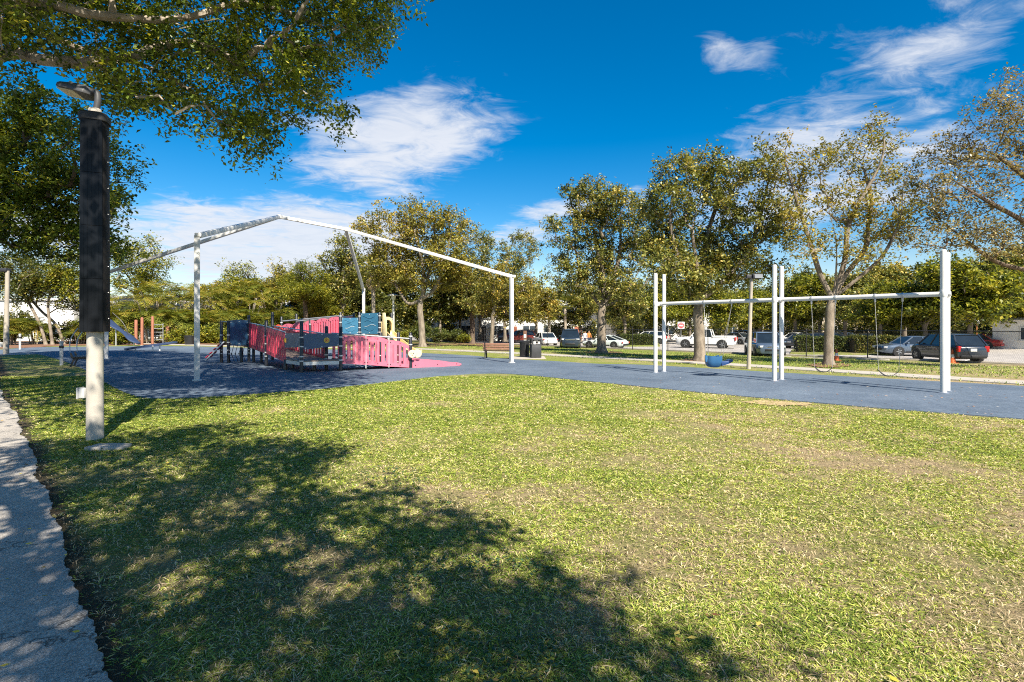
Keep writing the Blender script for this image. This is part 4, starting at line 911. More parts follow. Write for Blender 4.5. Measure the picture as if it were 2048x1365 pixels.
    for off_, mm, top in ((Vector((0, 0, 0)), PINK, 1), (wv, PINK, 0)):
        for k in range(3):
            P, Q = m_.lerp(s, us[k]) + off_, m_.lerp(s, us[k + 1]) + off_; A0, A1 = m_.lerp(s, us[k]), m_.lerp(s, us[k + 1])
            o = panel(P.lerp(Q, .04 if k == 0 else .008), P.lerp(Q, .992), (max(.03, Zat(zc[k][1], A0)), Zat(zc[k][0], A0)), (max(.03, Zat(zc[k + 1][1], A1)), Zat(zc[k + 1][0], A1)), mm, 4, arch=.09, gap=.42)
        for u in ((.345, .675) if off_.length else (.345, .675)):
            q = m_.lerp(s, u) + off_; mb = MB(); mb.bar(Vector((q.x, q.y, .08)), Vector((q.x, q.y, Zat(672, m_.lerp(s, u)))), .035, .05); mb.build('mullion', CLAMP, t, off=o0)
        rail([Vector((*(m_ + off_).xy, Zat(667.5, m_))), Vector((*(m_.lerp(s, .5) + off_).xy, Zat(673, m_.lerp(s, .5)))), Vector((*(s + off_).xy, Zat(678, s)))], .03)
        v2 = tip - s; mb = MB(); nn = pv * .03; P, Q = s + off_ + v2 * .03, tip + off_; zz = (.04, .36), (.04, .16)
        prof = [(0, .02, .36), (.1, .02, .37), (.5, .02, .28), (.95, .03, .16), (1, .06, .12)]
        sec = [[P.lerp(Q, u) + nn + Vector((0, 0, z0)), P.lerp(Q, u) - nn + Vector((0, 0, z0)), P.lerp(Q, u) - nn + Vector((0, 0, z1)), P.lerp(Q, u) + nn + Vector((0, 0, z1))] for u, z0, z1 in prof]
        o = mb.loft(sec).build('ramp_kerb', PINK, t, off=o0, smooth=False)
        mb = MB()
        for u in (.06, .5, .9): q = P.lerp(Q, u) + Vector((0, 0, .12)); mb.tube([q - pv * .045, q + pv * .045], .02, 8)
        mb.build('bolts', POSTM, o, off=o0)['kind'] = 'stuff'
    deck([s, tip, tip + wv, s + wv], [zs, .035, .035, zs], mat=DECK, nm='ramp_toe', h=.05)
    post(s + wv, Zat(666, s), clamps=(.2, .5)); post(m_.lerp(s, .72) + wv, 1.5, clamps=(.5,))
    # cream spinner discs on the end post
    for k, (dx, yy, rr) in enumerate(((.10, -.12, .17), (.28, .05, .18))):
        c = Vector((s.x + dx, s.y + yy, Zat(708, s))); ax = Vector((.15, -1, .05)).normalized(); mb = MB(); mb.tube([c, c + ax * .02, c + ax * .07, c + ax * .09], [rr * .9, rr, rr, rr * .9], 22); o = mb.build('spinner_disc', CRM, t, off=o0)
        for q in (range(3) if k == 0 else ()):
            an = q * 2.094 + .5; e = c + ax * .09 + Vector((math.cos(an) * .055, 0, math.sin(an) * .055)); mb = MB(); mb.tube([e, e + ax * .006], .022, 10); mb.build('finger_hole', POSTM, o, off=o0)
play_structure()

# ------------------------------------------------------------------ small play pieces and posts on the left
def left_items():
    BL = pmat('slate_blue_plastic', (.03, .05, .11), .12, 3, .45); TER = pmat('terracotta_post', (.30, .115, .065), .15, 4, .7, bump=.15)
    c = G(300, 702); t = thing('balance_board', 'long tilted blue balance ring on short white legs', 'play equipment', c)
    d = c.y; e0, e1 = W(254, 699, d), W(350, 685, d); ax = e1 - e0; n = 40; secs = []
    for k in range(n + 1):
        an = 2 * math.pi * k / n; p = e0.lerp(e1, .5) + ax * (.5 * math.cos(an)) + Vector((0, .62 * math.sin(an), 0)) - c; rad = Vector((math.cos(an) * .6, math.sin(an), 0)).normalized()
        secs.append([p + rad * x + Vector((0, 0, z)) for x, z in ((-.13, -.05), (.13, -.05), (.13, .06), (-.13, .06))])
    MB().loft(secs, cap=False).build('ring', BL, t)
    for px in (277, 311, 325): q = W(px, 690, d) - c; zt = e0.z + (e1.z - e0.z) * (px - 254) / 96; mb = MB(); mb.tube([Vector((q.x, -.3, 0)), Vector((q.x, -.3, zt))], .05, 8); mb.build('leg', WHITE, t)
    d2 = 49.; c2 = Vector((W(255, 690, d2).x, d2, 0)); t = thing('climbing_board', 'slanted blue moulded climbing board rising behind the lamp pole', 'play equipment', c2)
    pts = spline([W(214, 640, d2), W(232, 655, d2), W(252, 668, d2), W(268, 682, d2), W(278, 687, d2)], 5); secs = []
    for i, p in enumerate(pts):
        u = i / (len(pts) - 1); w = .42 + .12 * math.sin(u * 12); q = p - c2; secs.append([q + Vector((0, y, z)) for y, z in ((-w, -.06), (w, -.06), (w, .06), (-w, .06))])
    MB().loft(secs).build('board', BL, t, bevel=.01)
    for p, q in ((W(268, 682, d2), W(268, 695, d2)), (W(232, 655, d2), W(232, 695, d2))):
        p, q = p - c2, q - c2; q.z = 0; mb = MB(); mb.tube([q, p], .06, 8); mb.build('support', STEEL, t)
    mb = MB(); mb.tube([x - c2 for x in spline([W(225, 626, d2), W(245, 645, d2), W(256, 668, d2), W(258, 690, d2)], 5)], .03, 6); mb.build('grab_bar', BLACKM, t)
    labs = ['terracotta post, outermost of four, nearest the climbing board', 'terracotta post, second of four counting from the climbing board', 'terracotta post, tallest and third of four from the climbing board', 'short terracotta post next to the canopy post, last of the row of four']
    for (px, yt, yb, w), lb in zip(((272, 640, 690, 5.5), (284, 635, 692, 5), (305, 633, 691, 5), (335, 650, 688, 6)), labs):
        b = G(px, yb); zt = W(px, yt, b.y).z; r = w * b.y / FPX / 2; t = thing('terracotta_post', lb, 'post', b, 0, 'terracotta posts')
        MB().lathe([(r, 0), (r, zt - .08), (r * .85, zt - .02), (r * .3, zt)], n=12).build('shaft', TER, t); MB().lathe([(r * 1.25, 0), (r * 1.25, .06)], n=12).build('footing', CONC, t)
    b = G(315, 690); t = thing('pipe_rack', 'silver rack of level pipes between the terracotta posts', 'rack', b)
    for px in (306, 326): x = W(px, 690, b.y).x - b.x; mb = MB(); mb.tube([(x, 0, 0), (x, 0, 2.1)], .03, 8); mb.build('upright', STEEL, t)
    for k in range(5): x0, x1 = W(306, 690, b.y).x - b.x, W(326, 690, b.y).x - b.x; z = .5 + .36 * k; mb = MB(); mb.tube([(x0, 0, z), (x1, 0, z)], .03, 8); mb.build('rung', STEEL, t)
    b = G(379, 690); t = thing('litter_bin', 'black open-topped litter bin in front of the shrubs behind the canopy post', 'bin', b)
    MB().lathe([(.36, 0), (.40, .1), (.46, .8)], n=16).build('body', BLACKP, t); MB().lathe([(.50, .8), (.50, .88), (.44, .9), (.40, .86)], n=16).build('rim', BLACKP, t)
    GP = pmat('grey_bollard', (.42, .42, .42), .12, 6, .5)
    for px, yt, yb, lb in ((40, 668, 700, 'slim grey bollard near the far wooden lamp pole'), (123, 683, 731, 'slim grey bollard at the edge of the rubber left of the lamp pole')):
        b = G(px, yb); zt = W(px, yt, b.y).z; t = thing('bollard', lb, 'bollard', b, 0, 'grey bollards')
        MB().lathe([(.07, 0), (.07, zt - .1), (.085, zt - .09), (.085, zt - .03), (.05, zt)], n=12).build('shaft', GP, t); MB().lathe([(.09, zt * .72), (.09, zt * .82)], n=12).build('band', BLACKP, t)
    b = G(148, 705); t = thing('grab_rails', 'pair of curved silver grab rails next to the black bench', 'handrail', b)
    for k, px in enumerate((140, 147)):
        q = W(px, 700, b.y) - b; e = W(px + 16, 657, b.y) - b; mb = MB(); mb.tube(spline([(q.x, .3 * k, 0), (q.x, .3 * k, .75), (q.x + .25, .3 * k, 1.25), (e.x, .3 * k, e.z)], 5), .03, 8); mb.build('rail', STEEL, t)
left_items()

SLATM = pmat('brown_slat', (.24, .12, .075), .2, 9, .6, bump=.15, bscale=50)
def bench(loc, rz, label, length=1.75, slat=SLATM):
    t = thing('park_bench', label, 'bench', loc, rz)       # faces +y, back on the -y side
    side = [(.30, 0), (.36, 0), (.30, .20), (.24, .36), (.30, .40), (.34, .62), (.29, .64), (.22, .44), (-.20, .42), (-.30, .88), (-.35, .87), (-.27, .42), (-.30, .2), (-.38, 0), (-.31, 0), (-.23, .22), (-.17, .34), (.14, .34), (.22, .22)]
    xs = (-length / 2 + .12, length / 2 - .12) if length < 1.9 else (-length / 2 + .12, 0, length / 2 - .12)
    for x in xs:
        n = len(side); bm = bmesh.new(); vs = [bm.verts.new((x - .03, y, z)) for y, z in side]; f = bm.faces.new(vs)
        ex = bmesh.ops.extrude_face_region(bm, geom=[f])
        for v in [e for e in ex['geom'] if isinstance(e, bmesh.types.BMVert)]: v.co.x += .06
        bmesh.ops.recalc_face_normals(bm, faces=bm.faces); bmesh.ops.triangulate(bm, faces=[q for q in bm.faces if len(q.verts) > 4]); me = bpy.data.meshes.new('leg'); bm.to_mesh(me); bm.free(); link('leg', me, BLACKM, t)
    for k in range(4): MB().box((0, -.16 + .12 * k, .44), (length, .10, .035)).build('seat_slat', slat, t, bevel=.006)
    for k in range(3): MB().box((0, -.265 - .025 * k, .56 + .125 * k), (length, .03, .11)).build('back_slat', slat, t, bevel=.006)
    return t
b = G(998, 718); bench(b, R(-6), 'brown slatted park bench with black legs, seen from behind near the canopy post', 1.7)
bench(G(164, 733), R(124), 'black park bench in the shade partly hidden by the solar lamp pole', 1.6, BLACKM)

def bins():
    b = G(1049, 715); sl = [G(1018, 714), G(1018, 718.5), G(1092, 718.5), G(1088, 713)]
    tag(sheet('concrete_pad', sl, .02, CONC, flat=0, thick=.05), kind='structure')
    t = thing('slatted_bin', 'round black slatted litter bin next to the bench', 'bin', b)
    for k in range(22):
        an = 2 * math.pi * k / 22; x, y = .27 * math.cos(an), .27 * math.sin(an); mb = MB(); mb.box((x, y, .46), (.05, .012, .82), rz=an + R(90)); mb.build('slat', BLACKM, t, smooth=False)
    for z in (.1, .45, .84): MB().lathe([(.255, z), (.285, z), (.285, z + .035), (.255, z + .035)], n=22).build('hoop', BLACKM, t)
    MB().lathe([(.24, .06), (.245, .86)], n=18).build('liner', BLACKP, t); MB().lathe([(.29, .88), (.30, .91), (.22, .96), (.14, .97)], n=20).build('lid', BLACKM, t)
    b = G(1071, 716.5); t = thing('square_bin', 'tall square black litter bin with side openings beside the slatted bin', 'bin', b, R(12))
    DG = pmat('charcoal_bin', (.035, .035, .04), .15, 5, .5)
    MB().box((0, 0, .38), (.56, .5, .70)).build('body', DG, t, bevel=.02)
    for x in (-.25, .25):
        for y in (-.22, .22): MB().box((x, y, .87), (.06, .06, .28)).build('corner_post', DG, t, smooth=False)
    MB().box((0, 0, 1.045), (.60, .54, .07)).build('lid', DG, t, bevel=.02); MB().box((0, 0, .75), (.58, .52, .04)).build('band', DG, t, bevel=.01)
    MB().box((-.12, -.262, .86), (.13, .012, .16)).build('notice', pmat('grey_sticker', (.5, .5, .5), .1, 5, .5), t, smooth=False)
    MB().box((.13, -.262, .86), (.11, .012, .13)).build('notice', pmat('pale_sticker', (.6, .58, .55), .1, 5, .5), t, smooth=False)
    b = G(1050, 694); t = thing('notice_post', 'brown wooden notice post with white papers behind the litter bins', 'sign', b)
    zt = W(1050, 656, b.y).z; w = .34; BR = pmat('brown_timber', (.13, .065, .04), .2, 8, .75)
    MB().box((0, 0, zt / 2), (w, .16, zt)).build('post', BR, t, bevel=.015); PA = pmat('white_paper', (.75, .75, .72), .04, 5, .7)
    MB().box((0, -.086, zt - .55), (.24, .012, .34)).build('notice', PA, t, smooth=False); MB().box((0, -.086, zt - .98), (.26, .012, .10)).build('notice', PA, t, smooth=False)
bins()

def poles():
    WOOD = pmat('weathered_pole', (.36, .315, .255), .12, 2, .85, bump=.2, bscale=30, dirt=(.28, .24, .2), damt=.4)
    DK = pmat('floodlight_dark', (.03, .03, .035), .1, 5, .5)
    b = G(1497, 738.5); tp = W(1503, 556, b.y) - b; t = thing('floodlight_pole', 'slim pale pole with a dark floodlight, leaning a little behind the swing beam', 'light pole', b)
    mb = MB(); mb.tube([(0, 0, -.1), tp * .5, tp], [.085, .075, .062], 14); mb.build('pole', WOOD, t)
    mb = MB(); mb.box((tp.x + .20, tp.y - .02, tp.z + .05), (.40, .30, .20)); h = mb.build('floodlight', DK, t, bevel=.02); mb = MB(); mb.box((tp.x + .22, tp.y - .175, tp.z + .05), (.32, .012, .15)); mb.build('lens', pmat('flood_lens', (.22, .23, .25), .1, 5, .15), h, smooth=False)
    mb = MB(); mb.box((tp.x - .12, tp.y, tp.z + .05), (.2, .16, .14)); mb.build('sensor_box', DK, t, bevel=.01)
    b = G(12, 709); tp = W(15, 542, b.y) - b; t = thing('lamp_pole', 'far pale wooden lamp pole at the very edge of the picture', 'light pole', b)
    mb = MB(); mb.tube([(0, 0, -.1), tp * .5, tp], [.15, .125, .11], 14); mb.build('pole', WOOD, t); mb = MB(); mb.box((tp.x - .3, tp.y, tp.z + .05), (.75, .4, .2)); mb.build('lamp_head', DK, t, bevel=.03); mb = MB(); mb.box((-.24, -.1, .62), (.16, .2, .3)); mb.build('junction_box', pmat('box_grey', (.55, .55, .53), .05, 5, .5), t, bevel=.01)
    b = G(787, 692.5); tp = W(787, 592, b.y) - b; t = thing('park_lantern', 'grey post-top park lantern with a flat round hood behind the slide', 'street lamp', b)
    GR = pmat('lantern_grey', (.40, .40, .38), .1, 5, .55)
    z = tp.z; MB().lathe([(.16, 0), (.12, .3), (.10, z * .5), (.09, z - .35)], n=14).build('pole', GR, t); MB().lathe([(.12, z - .36), (.20, z - .2), (.22, z - .02)], n=14).build('lens', pmat('lantern_lens', (.6, .58, .5), .05, 5, .3), t); MB().lathe([(.22, z - .02), (.52, z), (.50, z + .05), (.2, z + .16), (.05, z + .2)], n=20).build('hood', GR, t)
poles()

# ------------------------------------------------------------------ chain-link fence along the car park
def fence():
    t = thing('chain_link_fence', 'black chain-link fence with round posts between the lawn and the car park', 'fence', FL(0)); o0 = Vector(t.location)
    sp = 3.69; H_ = 1.86
    def line(s): p = FL(s); return Vector((p.x, p.y, -.345))
    wires = MB(); n = int(sp / .075)
    for sgn in (1, -1):
        for k in range(-int(H_ / .075), n):
            a = k * .075; pts = []
            u0, z0, u1, z1 = a, .05, a + H_ - .08, H_ - .03
            if u0 < 0: z0 -= u0; u0 = 0
            if u1 > sp: z1 -= (u1 - sp); u1 = sp
            if z1 - z0 < .03: continue
            if sgn < 0: u0, u1 = sp - u0, sp - u1
            P, Q = Vector((FU[0] * u0, FU[1] * u0, z0)), Vector((FU[0] * u1, FU[1] * u1, z1)); wires.tube([P, Q], .0024, 3, cap=False)
    mesh_obj = wires.build('wire_mesh', BLACKM, t, smooth=False); first = True
    ks = list(range(-16, 14))
    po = MB().lathe([(.034, 0), (.034, H_ + .02), (.045, H_ + .03), (.03, H_ + .09)], n=10).build('post', BLACKM, t)
    ra = MB(); ra.tube([(0, 0, H_ - .02), (FU[0] * sp, FU[1] * sp, H_ - .02)], .024, 8); ra = ra.build('top_rail', BLACKM, t)
    lo = MB(); lo.tube([(0, 0, .06), (FU[0] * sp, FU[1] * sp, .06)], .006, 5); lo = lo.build('tension_wire', BLACKM, t)
    for i, k in enumerate(ks):
        p = line(k * sp) - o0
        for src in (mesh_obj, po, ra, lo):
            c = src
            if i: c = src.copy(); COL.objects.link(c)
            c.location = p
fence()

# ------------------------------------------------------------------ trees by the fence, beyond the car park and behind the play area
g1 = G(1203, 706); px_tree('live_oak', 'grey-trunked oak with olive leaves standing between the footpath and the white coupe', g1, [(1203, 650, 0), (1202, 632, 0), (1205, 615, 0)],
    [(1160, 398, 34, 45), (1122, 462, 34, 34), (1190, 450, 48, 36), (1238, 415, 48, 42), (1285, 465, 42, 52), (1165, 520, 55, 38), (1235, 520, 55, 40), (1120, 555, 38, 34), (1180, 570, 50, 25), (1250, 575, 38, 22), (1315, 520, 34, 40), (1205, 385, 26, 26)], .33, 360, 66, .36, .17, GREENS['oak'], BARK, 31, tvar=.22, limbs_px=[[(1188, 595), (1165, 550), (1150, 490), (1158, 420)], [(1208, 590), (1200, 520), (1185, 450)], [(1236, 600), (1268, 560), (1296, 500)], [(1225, 570), (1240, 500), (1240, 430)]])
g2 = G(1400, 722); px_tree('live_oak', 'dense oak with a stout trunk behind the bucket swing', g2, [(1398, 660, 0), (1396, 625, 0), (1400, 600, 0)],
    [(1352, 345, 40, 50), (1345, 410, 55, 45), (1450, 355, 55, 45), (1530, 360, 42, 56), (1420, 430, 60, 45), (1330, 480, 48, 48), (1510, 450, 55, 50), (1420, 510, 75, 45), (1345, 540, 55, 38), (1490, 535, 65, 40), (1400, 570, 50, 25), (1555, 440, 34, 50), (1300, 420, 34, 40), (1400, 330, 26, 26)], .29, 440, 66, .33, .15, GREENS['oak'], BARK, 32, tvar=.2, limbs_px=[[(1385, 560), (1352, 500), (1340, 430), (1350, 370)], [(1405, 545), (1418, 460), (1445, 380)], [(1438, 570), (1490, 515), (1520, 440), (1532, 380)], [(1395, 540), (1385, 460), (1400, 400)]])
g3 = G(1657, 731); px_tree('live_oak', 'sparse oak with golden leaves and bare forked limbs behind the belt swings', g3, [(1658, 670, 0), (1660, 620, 0), (1665, 598, 0)],
    [(1560, 290, 30, 26), (1575, 340, 36, 30), (1640, 320, 46, 30), (1700, 300, 40, 28), (1765, 270, 40, 40), (1740, 340, 50, 30), (1800, 370, 40, 50), (1620, 400, 46, 40), (1700, 410, 50, 40), (1600, 480, 36, 40), (1770, 450, 50, 40), (1660, 490, 40, 30), (1740, 520, 50, 30), (1580, 420, 34, 34), (1830, 430, 40, 44)], .225, 330, 32, .26, .125, GREENS['gold'], BARK, 33, tvar=.2, limbs_px=[[(1640, 548), (1622, 490), (1606, 440), (1590, 390), (1570, 320)], [(1672, 545), (1672, 480), (1660, 430), (1645, 350)], [(1695, 545), (1730, 500), (1736, 450), (1742, 400), (1726, 330)], [(1712, 560), (1765, 512), (1800, 440), (1806, 380)], [(1690, 520), (1700, 440), (1760, 330), (1768, 270)]])
g4 = Vector((27.5, 23.5, gz(27.5, 23.5))); px_tree('live_oak', 'sparse brownish oak reaching in from the far right edge above the end swing posts', g4, [(2250, 640, 0), (2240, 590, 0), (2225, 560, 0)],
    [(2035, 170, 45, 40), (1985, 225, 50, 36), (2060, 260, 60, 50), (1900, 300, 50, 32), (1960, 320, 60, 45), (2040, 370, 60, 50), (1860, 370, 45, 40), (1920, 410, 60, 40), (1860, 470, 50, 34), (1960, 480, 60, 34), (2050, 470, 60, 45), (2150, 300, 80, 100), (2150, 480, 80, 60), (2230, 200, 80, 80)], .30, 560, 36, .29, .115, GREENS['brown'], BARKD, 34, tvar=.2, limbs_px=[[(2120, 548), (2040, 538), (1985, 520), (1930, 480), (1880, 440)], [(2170, 470), (2080, 380), (1990, 310), (1920, 290)], [(2190, 420), (2130, 290), (2060, 200)], [(2150, 510), (2060, 450), (1970, 400), (1890, 350)]])
g5 = G(845, 694); px_tree('live_oak', 'tall oak with rust-tinged crown rising behind the play slide', g5, [(843, 650, 0), (840, 622, 0), (842, 600, 0)],
    [(765, 420, 26, 24), (760, 470, 40, 34), (820, 430, 36, 30), (868, 430, 30, 26), (905, 460, 36, 34), (830, 490, 55, 34), (890, 510, 50, 36), (770, 530, 44, 36), (850, 550, 60, 34), (925, 550, 36, 36), (720, 450, 22, 22)], .30, 380, 60, .44, .20, GREENS['gold'], BARK, 35, tvar=.2, limbs_px=[[(818, 608), (800, 585), (780, 545), (765, 480)], [(846, 590), (845, 530), (828, 460)], [(868, 580), (888, 530), (902, 470)], [(855, 560), (868, 500), (868, 440)]])
g6 = G(945, 688); px_tree('live_oak', 'olive-leaved tree with a dark leaning trunk left of the park bench', g6, [(945, 650, 0), (944, 630, 0), (950, 610, 0)],
    [(955, 490, 30, 32), (990, 520, 40, 36), (940, 550, 40, 36), (1000, 580, 44, 36), (960, 600, 44, 26), (1040, 560, 36, 40), (1046, 500, 30, 34)], .34, 330, 60, .44, .21, GREENS['oak'], BARKD, 36, tvar=.25)
g7 = G(982, 695); px_tree('live_oak', 'thin pale-trunked young tree right behind the park bench', g7, [(985, 655, 0), (986, 630, 0), (990, 615, 0)],
    [(1000, 560, 30, 36), (985, 600, 34, 26), (1020, 620, 34, 26), (1050, 590, 30, 36)], .20, 130, 46, .36, .18, GREENS['gold'], BARK, 37, tvar=.2)
gp = Vector((W(680, 690, 58).x, 58, 0)); px_tree('live_oak', 'open-crowned oak standing left of the cabbage palm', gp, [(682, 650, 0), (684, 620, 0)], [(690, 500, 28, 24), (670, 530, 30, 26), (705, 540, 30, 30), (680, 575, 40, 30)], .3, 170, 40, .45, .23, GREENS['oak'], BARK, 38)

# left-hand dense trees
gl = Vector((-26.5, 25, 0)); px_tree('broadleaf_tree', 'dense dark broad-leaved tree filling the edge of the picture left of the lamp pole', gl, [(-85, 640, 0), (-70, 560, 0), (-55, 500, 0)],
    [(10, 250, 60, 70), (90, 230, 60, 50), (170, 270, 50, 60), (230, 330, 40, 50), (60, 350, 80, 60), (160, 390, 80, 55), (235, 420, 34, 40), (40, 450, 80, 55), (130, 480, 70, 45), (215, 490, 40, 34), (-60, 330, 80, 130)], .4, 600, 54, .36, .17, GREENS['near'], BARKD, 41, tvar=.25)
def leaning(px0, yb, pts, blobs, lab, seed, leaf='dark', R0=.14, n=120):
    b = G(px0, yb); return px_tree('slim_tree', lab, b, pts, blobs, R0, n, 46, .38, .2, GREENS[leaf], BARK, seed, tvar=.25)
leaning(92, 690, [(80, 650, 0), (60, 610, 0), (48, 590, 0)], [(40, 560, 50, 30), (90, 560, 50, 34), (20, 590, 40, 22)], 'slim tree leaning over the white house at the picture edge', 42)
leaning(105, 690, [(100, 650, 0), (96, 615, 0), (100, 590, 0)], [(120, 560, 40, 30), (150, 585, 30, 28), (140, 530, 40, 30)], 'slim upright tree in front of the white house window', 43, 'lime')
leaning(128, 689, [(112, 650, 0), (85, 625, 0), (62, 600, 0)], [(70, 580, 30, 22), (135, 610, 24, 22), (30, 540, 50, 34)], 'slim tree with a long slanting trunk crossing the white wall', 44)
bp = Vector((W(272, 690, 66).x, 66, 0)); px_tree('slim_tree', 'airy yellow-green tree above the grey house behind the canopy', bp, [(272, 640, 0), (272, 590, 0)], [(250, 510, 26, 24), (295, 490, 22, 22), (275, 530, 38, 26), (320, 525, 22, 20), (260, 560, 36, 20), (300, 570, 36, 22)], .28, 200, 34, .5, .24, GREENS['lime'], BARK, 45, tvar=.25)
for i, (px, y0, lb) in enumerate(((463, 530, 'small airy treetop poking above the palms, first of two'), (490, 528, 'small airy treetop poking above the palms, second of two'), (552, 520, 'airy treetop next to the bright yellow-green pine'))):
    b = Vector((W(px, 690, 70).x, 70, 0)); px_tree('slim_tree', lb, b, [(px, 640, 0), (px, 590, 0)], [(px, y0 + 12, 12, 16), (px + 4, y0 + 40, 20, 22), (px - 6, y0 + 66, 24, 20)], .2, 70, 34, .5, .24, GREENS['gold' if i == 2 else 'lime'], BARK, 46 + i)
for i, (px, cy, hw, hh, lb) in enumerate(((610, 560, 46, 36, 'bright yellow-green pine with layered boughs behind the play ramp'), (650, 600, 40, 30, 'lower yellow-green pine tucked behind the wave panels'))):
    d = 56 + 3 * i; b = Vector((W(px, 690, d).x, d, 0)); px_tree('pine_tree', lb, b, [(px + 2, 640, 0), (px, 610, 0), (px - 2, cy + 20, 0)],
        [(px - 20, cy + 5, hw * .6, 14), (px + 22, cy - 2, hw * .55, 14), (px, cy - hh * .7, hw * .6, 12), (px + 5, cy + 22, hw * .8, 14), (px - 25, cy + 32, hw * .6, 12), (px + 30, cy + 38, hw * .6, 12)], .26, 190, 60, .42, .20, GREENS['lime'], BARKD, 51 + i, flat=.45, tvar=.22, droop=.3, wr=.16)

def copies(src, spots, labels, group):
    src['group'] = group; rank = {j: k for k, j in enumerate(sorted(range(len(spots)), key=lambda j: spots[j][0] / spots[j][1]))}; ords = 'first second third fourth fifth sixth seventh eighth ninth tenth'.split()
    for i, (x, y, z, s, rz) in enumerate(spots):
        c = src if i == 0 else copy_tree(src); c.location = (x, y, z); c.rotation_euler = (0, 0, rz); c.scale = (s, s, s * random.Random(i).uniform(.9, 1.1)); c['label'] = labels.replace('#', ords[rank[i]]) if '#' in labels else labels
# background trees beyond the car park: three kinds, copied
def bg_tree(name, seed, leaf, h=6.5, w=3.0, n=170, L=.24, dense=52):
    rs = np.random.RandomState(seed); bl = []
    for k in range(9): a = rs.uniform(0, 6.28); r = rs.uniform(.1, .85) * w; bl.append((math.cos(a) * r, math.sin(a) * r, h * rs.uniform(.42, .95), w * rs.uniform(.34, .62), w * rs.uniform(.34, .62), h * rs.uniform(.07, .17)))
    return make_tree(name, '', 'tree', (0, 0, 0), [(0, 0, -.1), (.03, 0, .6), (.05, .02, 1.2), (.0, .05, h * .3)], blob_pts(bl, n, rs), .19, dense, .40, L, leaf, BARK, seed, tvar=.25)
def far_at(px, d, z=-.4): return ((px - CX) * d / FPX, d, z)
spots = {'lime': [(1452, 62, 1.0), (1520, 66, 1.15), (1330, 70, 1.1), (1760, 52, 1.05), (1850, 50, 1.2), (1940, 47, 1.25), (1590, 64, 1.2), (2060, 50, 1.3)],
         'oak': [(1250, 66, 1.1), (1380, 74, 1.2), (1690, 60, 1.15), (1640, 72, 1.3), (1160, 74, 1.1), (1810, 62, 1.4), (1990, 60, 1.5)],
         'dark': [(1300, 84, 1.4), (1480, 86, 1.4), (1580, 84, 1.5), (1720, 80, 1.5), (1890, 76, 1.6), (1220, 88, 1.3), (2030, 72, 1.7), (1100, 92, 1.3)]}
rr = random.Random(9)
for kind, seed in (('lime', 61), ('oak', 62), ('dark', 63)):
    src = bg_tree('car_park_tree', seed, GREENS[kind]); L_ = {'lime': 'yellow-green tree with a low round crown beyond the car park, # from the left', 'oak': 'olive oak with a spreading crown beyond the car park, # from the left', 'dark': 'dark green tree at the back of the car park, # from the left'}[kind]
    copies(src, [(*far_at(px, d), s, rr.uniform(0, 6.28)) for px, d, s in spots[kind]], L_, kind + ' trees beyond the car park')
# dark trees backing the play area
src = bg_tree('backing_tree', 64, GREENS['dark'], 7.5, 3.2, 200, .26)
copies(src, [(*far_at(px, d, 0), s, rr.uniform(0, 6.28)) for px, d, s in ((715, 68, 1.2), (770, 66, 1.15), (815, 70, 1.2), (880, 68, 1.15), (660, 70, 1.25), (600, 76, 1.25), (920, 74, 1.2), (530, 78, 1.2), (1075, 84, 1.2))], 'dark broad-leaved tree in the belt behind the play area, # from the left', 'dark trees behind the play area')
src = bg_tree('backing_tree', 65, GREENS['gold'], 6.5, 2.8, 150, .25)
copies(src, [(*far_at(px, d, 0), s, rr.uniform(0, 6.28)) for px, d, s in ((1010, 66, 1.15), (1072, 70, 1.15), (960, 76, 1.35), (740, 74, 1.4), (500, 74, 1.3), (420, 76, 1.3))], 'golden-tinged tree in the belt behind the play area, # from the left', 'golden trees behind the play area')
# a far-off wood closes the horizon
def far_wood():
    rs = np.random.RandomState(70); n = 3000; az = rs.uniform(-1.02, 1.02, n); d = rs.uniform(112, 135, n); x = np.tan(az * .9) * d * .95; h = rs.uniform(0, 1, n) ** .8 * (6.5 + 1.6 * np.sin(x * .13) + 1.2 * np.sin(x * .31 + 1)); c = np.stack([x, d, h - .5], 1)
    V, F, t = leaf_arrays(c, 1.1, 9, 1.1, rs, .6, 0, .4, .2); o = link('far_wood', np_mesh('far_wood', V, F, t), GREENS['dark']); tag(o, 'far-off dark belt of woodland along the horizon', 'woodland', kind='stuff')
far_wood()

# ------------------------------------------------------------------ palms and shrubs
def frond(P0, dirh, L, rise, droop, rs, V, F, T, nl=22, leafL=.55, wid=.028, tint=.5):
    d = np.array([math.cos(dirh), math.sin(dirh), 0]); s = np.array([-d[1], d[0], 0]); prev = None
    def pt(u): return P0 + d * L * (u - .12 * u * u) + np.array((0, 0, L * (rise * u - droop * u * u)))
    for i in range(nl):
        u = .12 + .88 * i / (nl - 1); p = pt(u); tg = pt(min(1, u + .03)) - pt(u - .03); tg /= np.linalg.norm(tg); ll = leafL * math.sin(math.pi * (.18 + .78 * u)) ** .7
        for sg in (-1, 1):
            dr = s * sg * .85 + tg * .55 + np.array((0, 0, .25 - .45 * rs.rand())); dr /= np.linalg.norm(dr); w = np.cross(dr, s * sg + tg); w = w / (np.linalg.norm(w) + 1e-6); w = tg * wid
            b = len(V); tip = p + dr * ll + np.array((0, 0, -.25 * ll * ll)); mid = p + dr * ll * .5
            V += [p, mid + w, tip, mid - w]; F.append((b, b + 1, b + 2, b + 3)); T += [min(1, max(0, tint + rs.normal(0, .12)))] * 4
    b = len(V); q = [pt(u) for u in np.linspace(0, 1, 6)]
    for a in q: V += [a + s * .012, a - s * .012]; T += [tint + .2] * 2
    for i in range(5): F.append((b + 2 * i, b + 2 * i + 1, b + 2 * i + 3, b + 2 * i + 2))
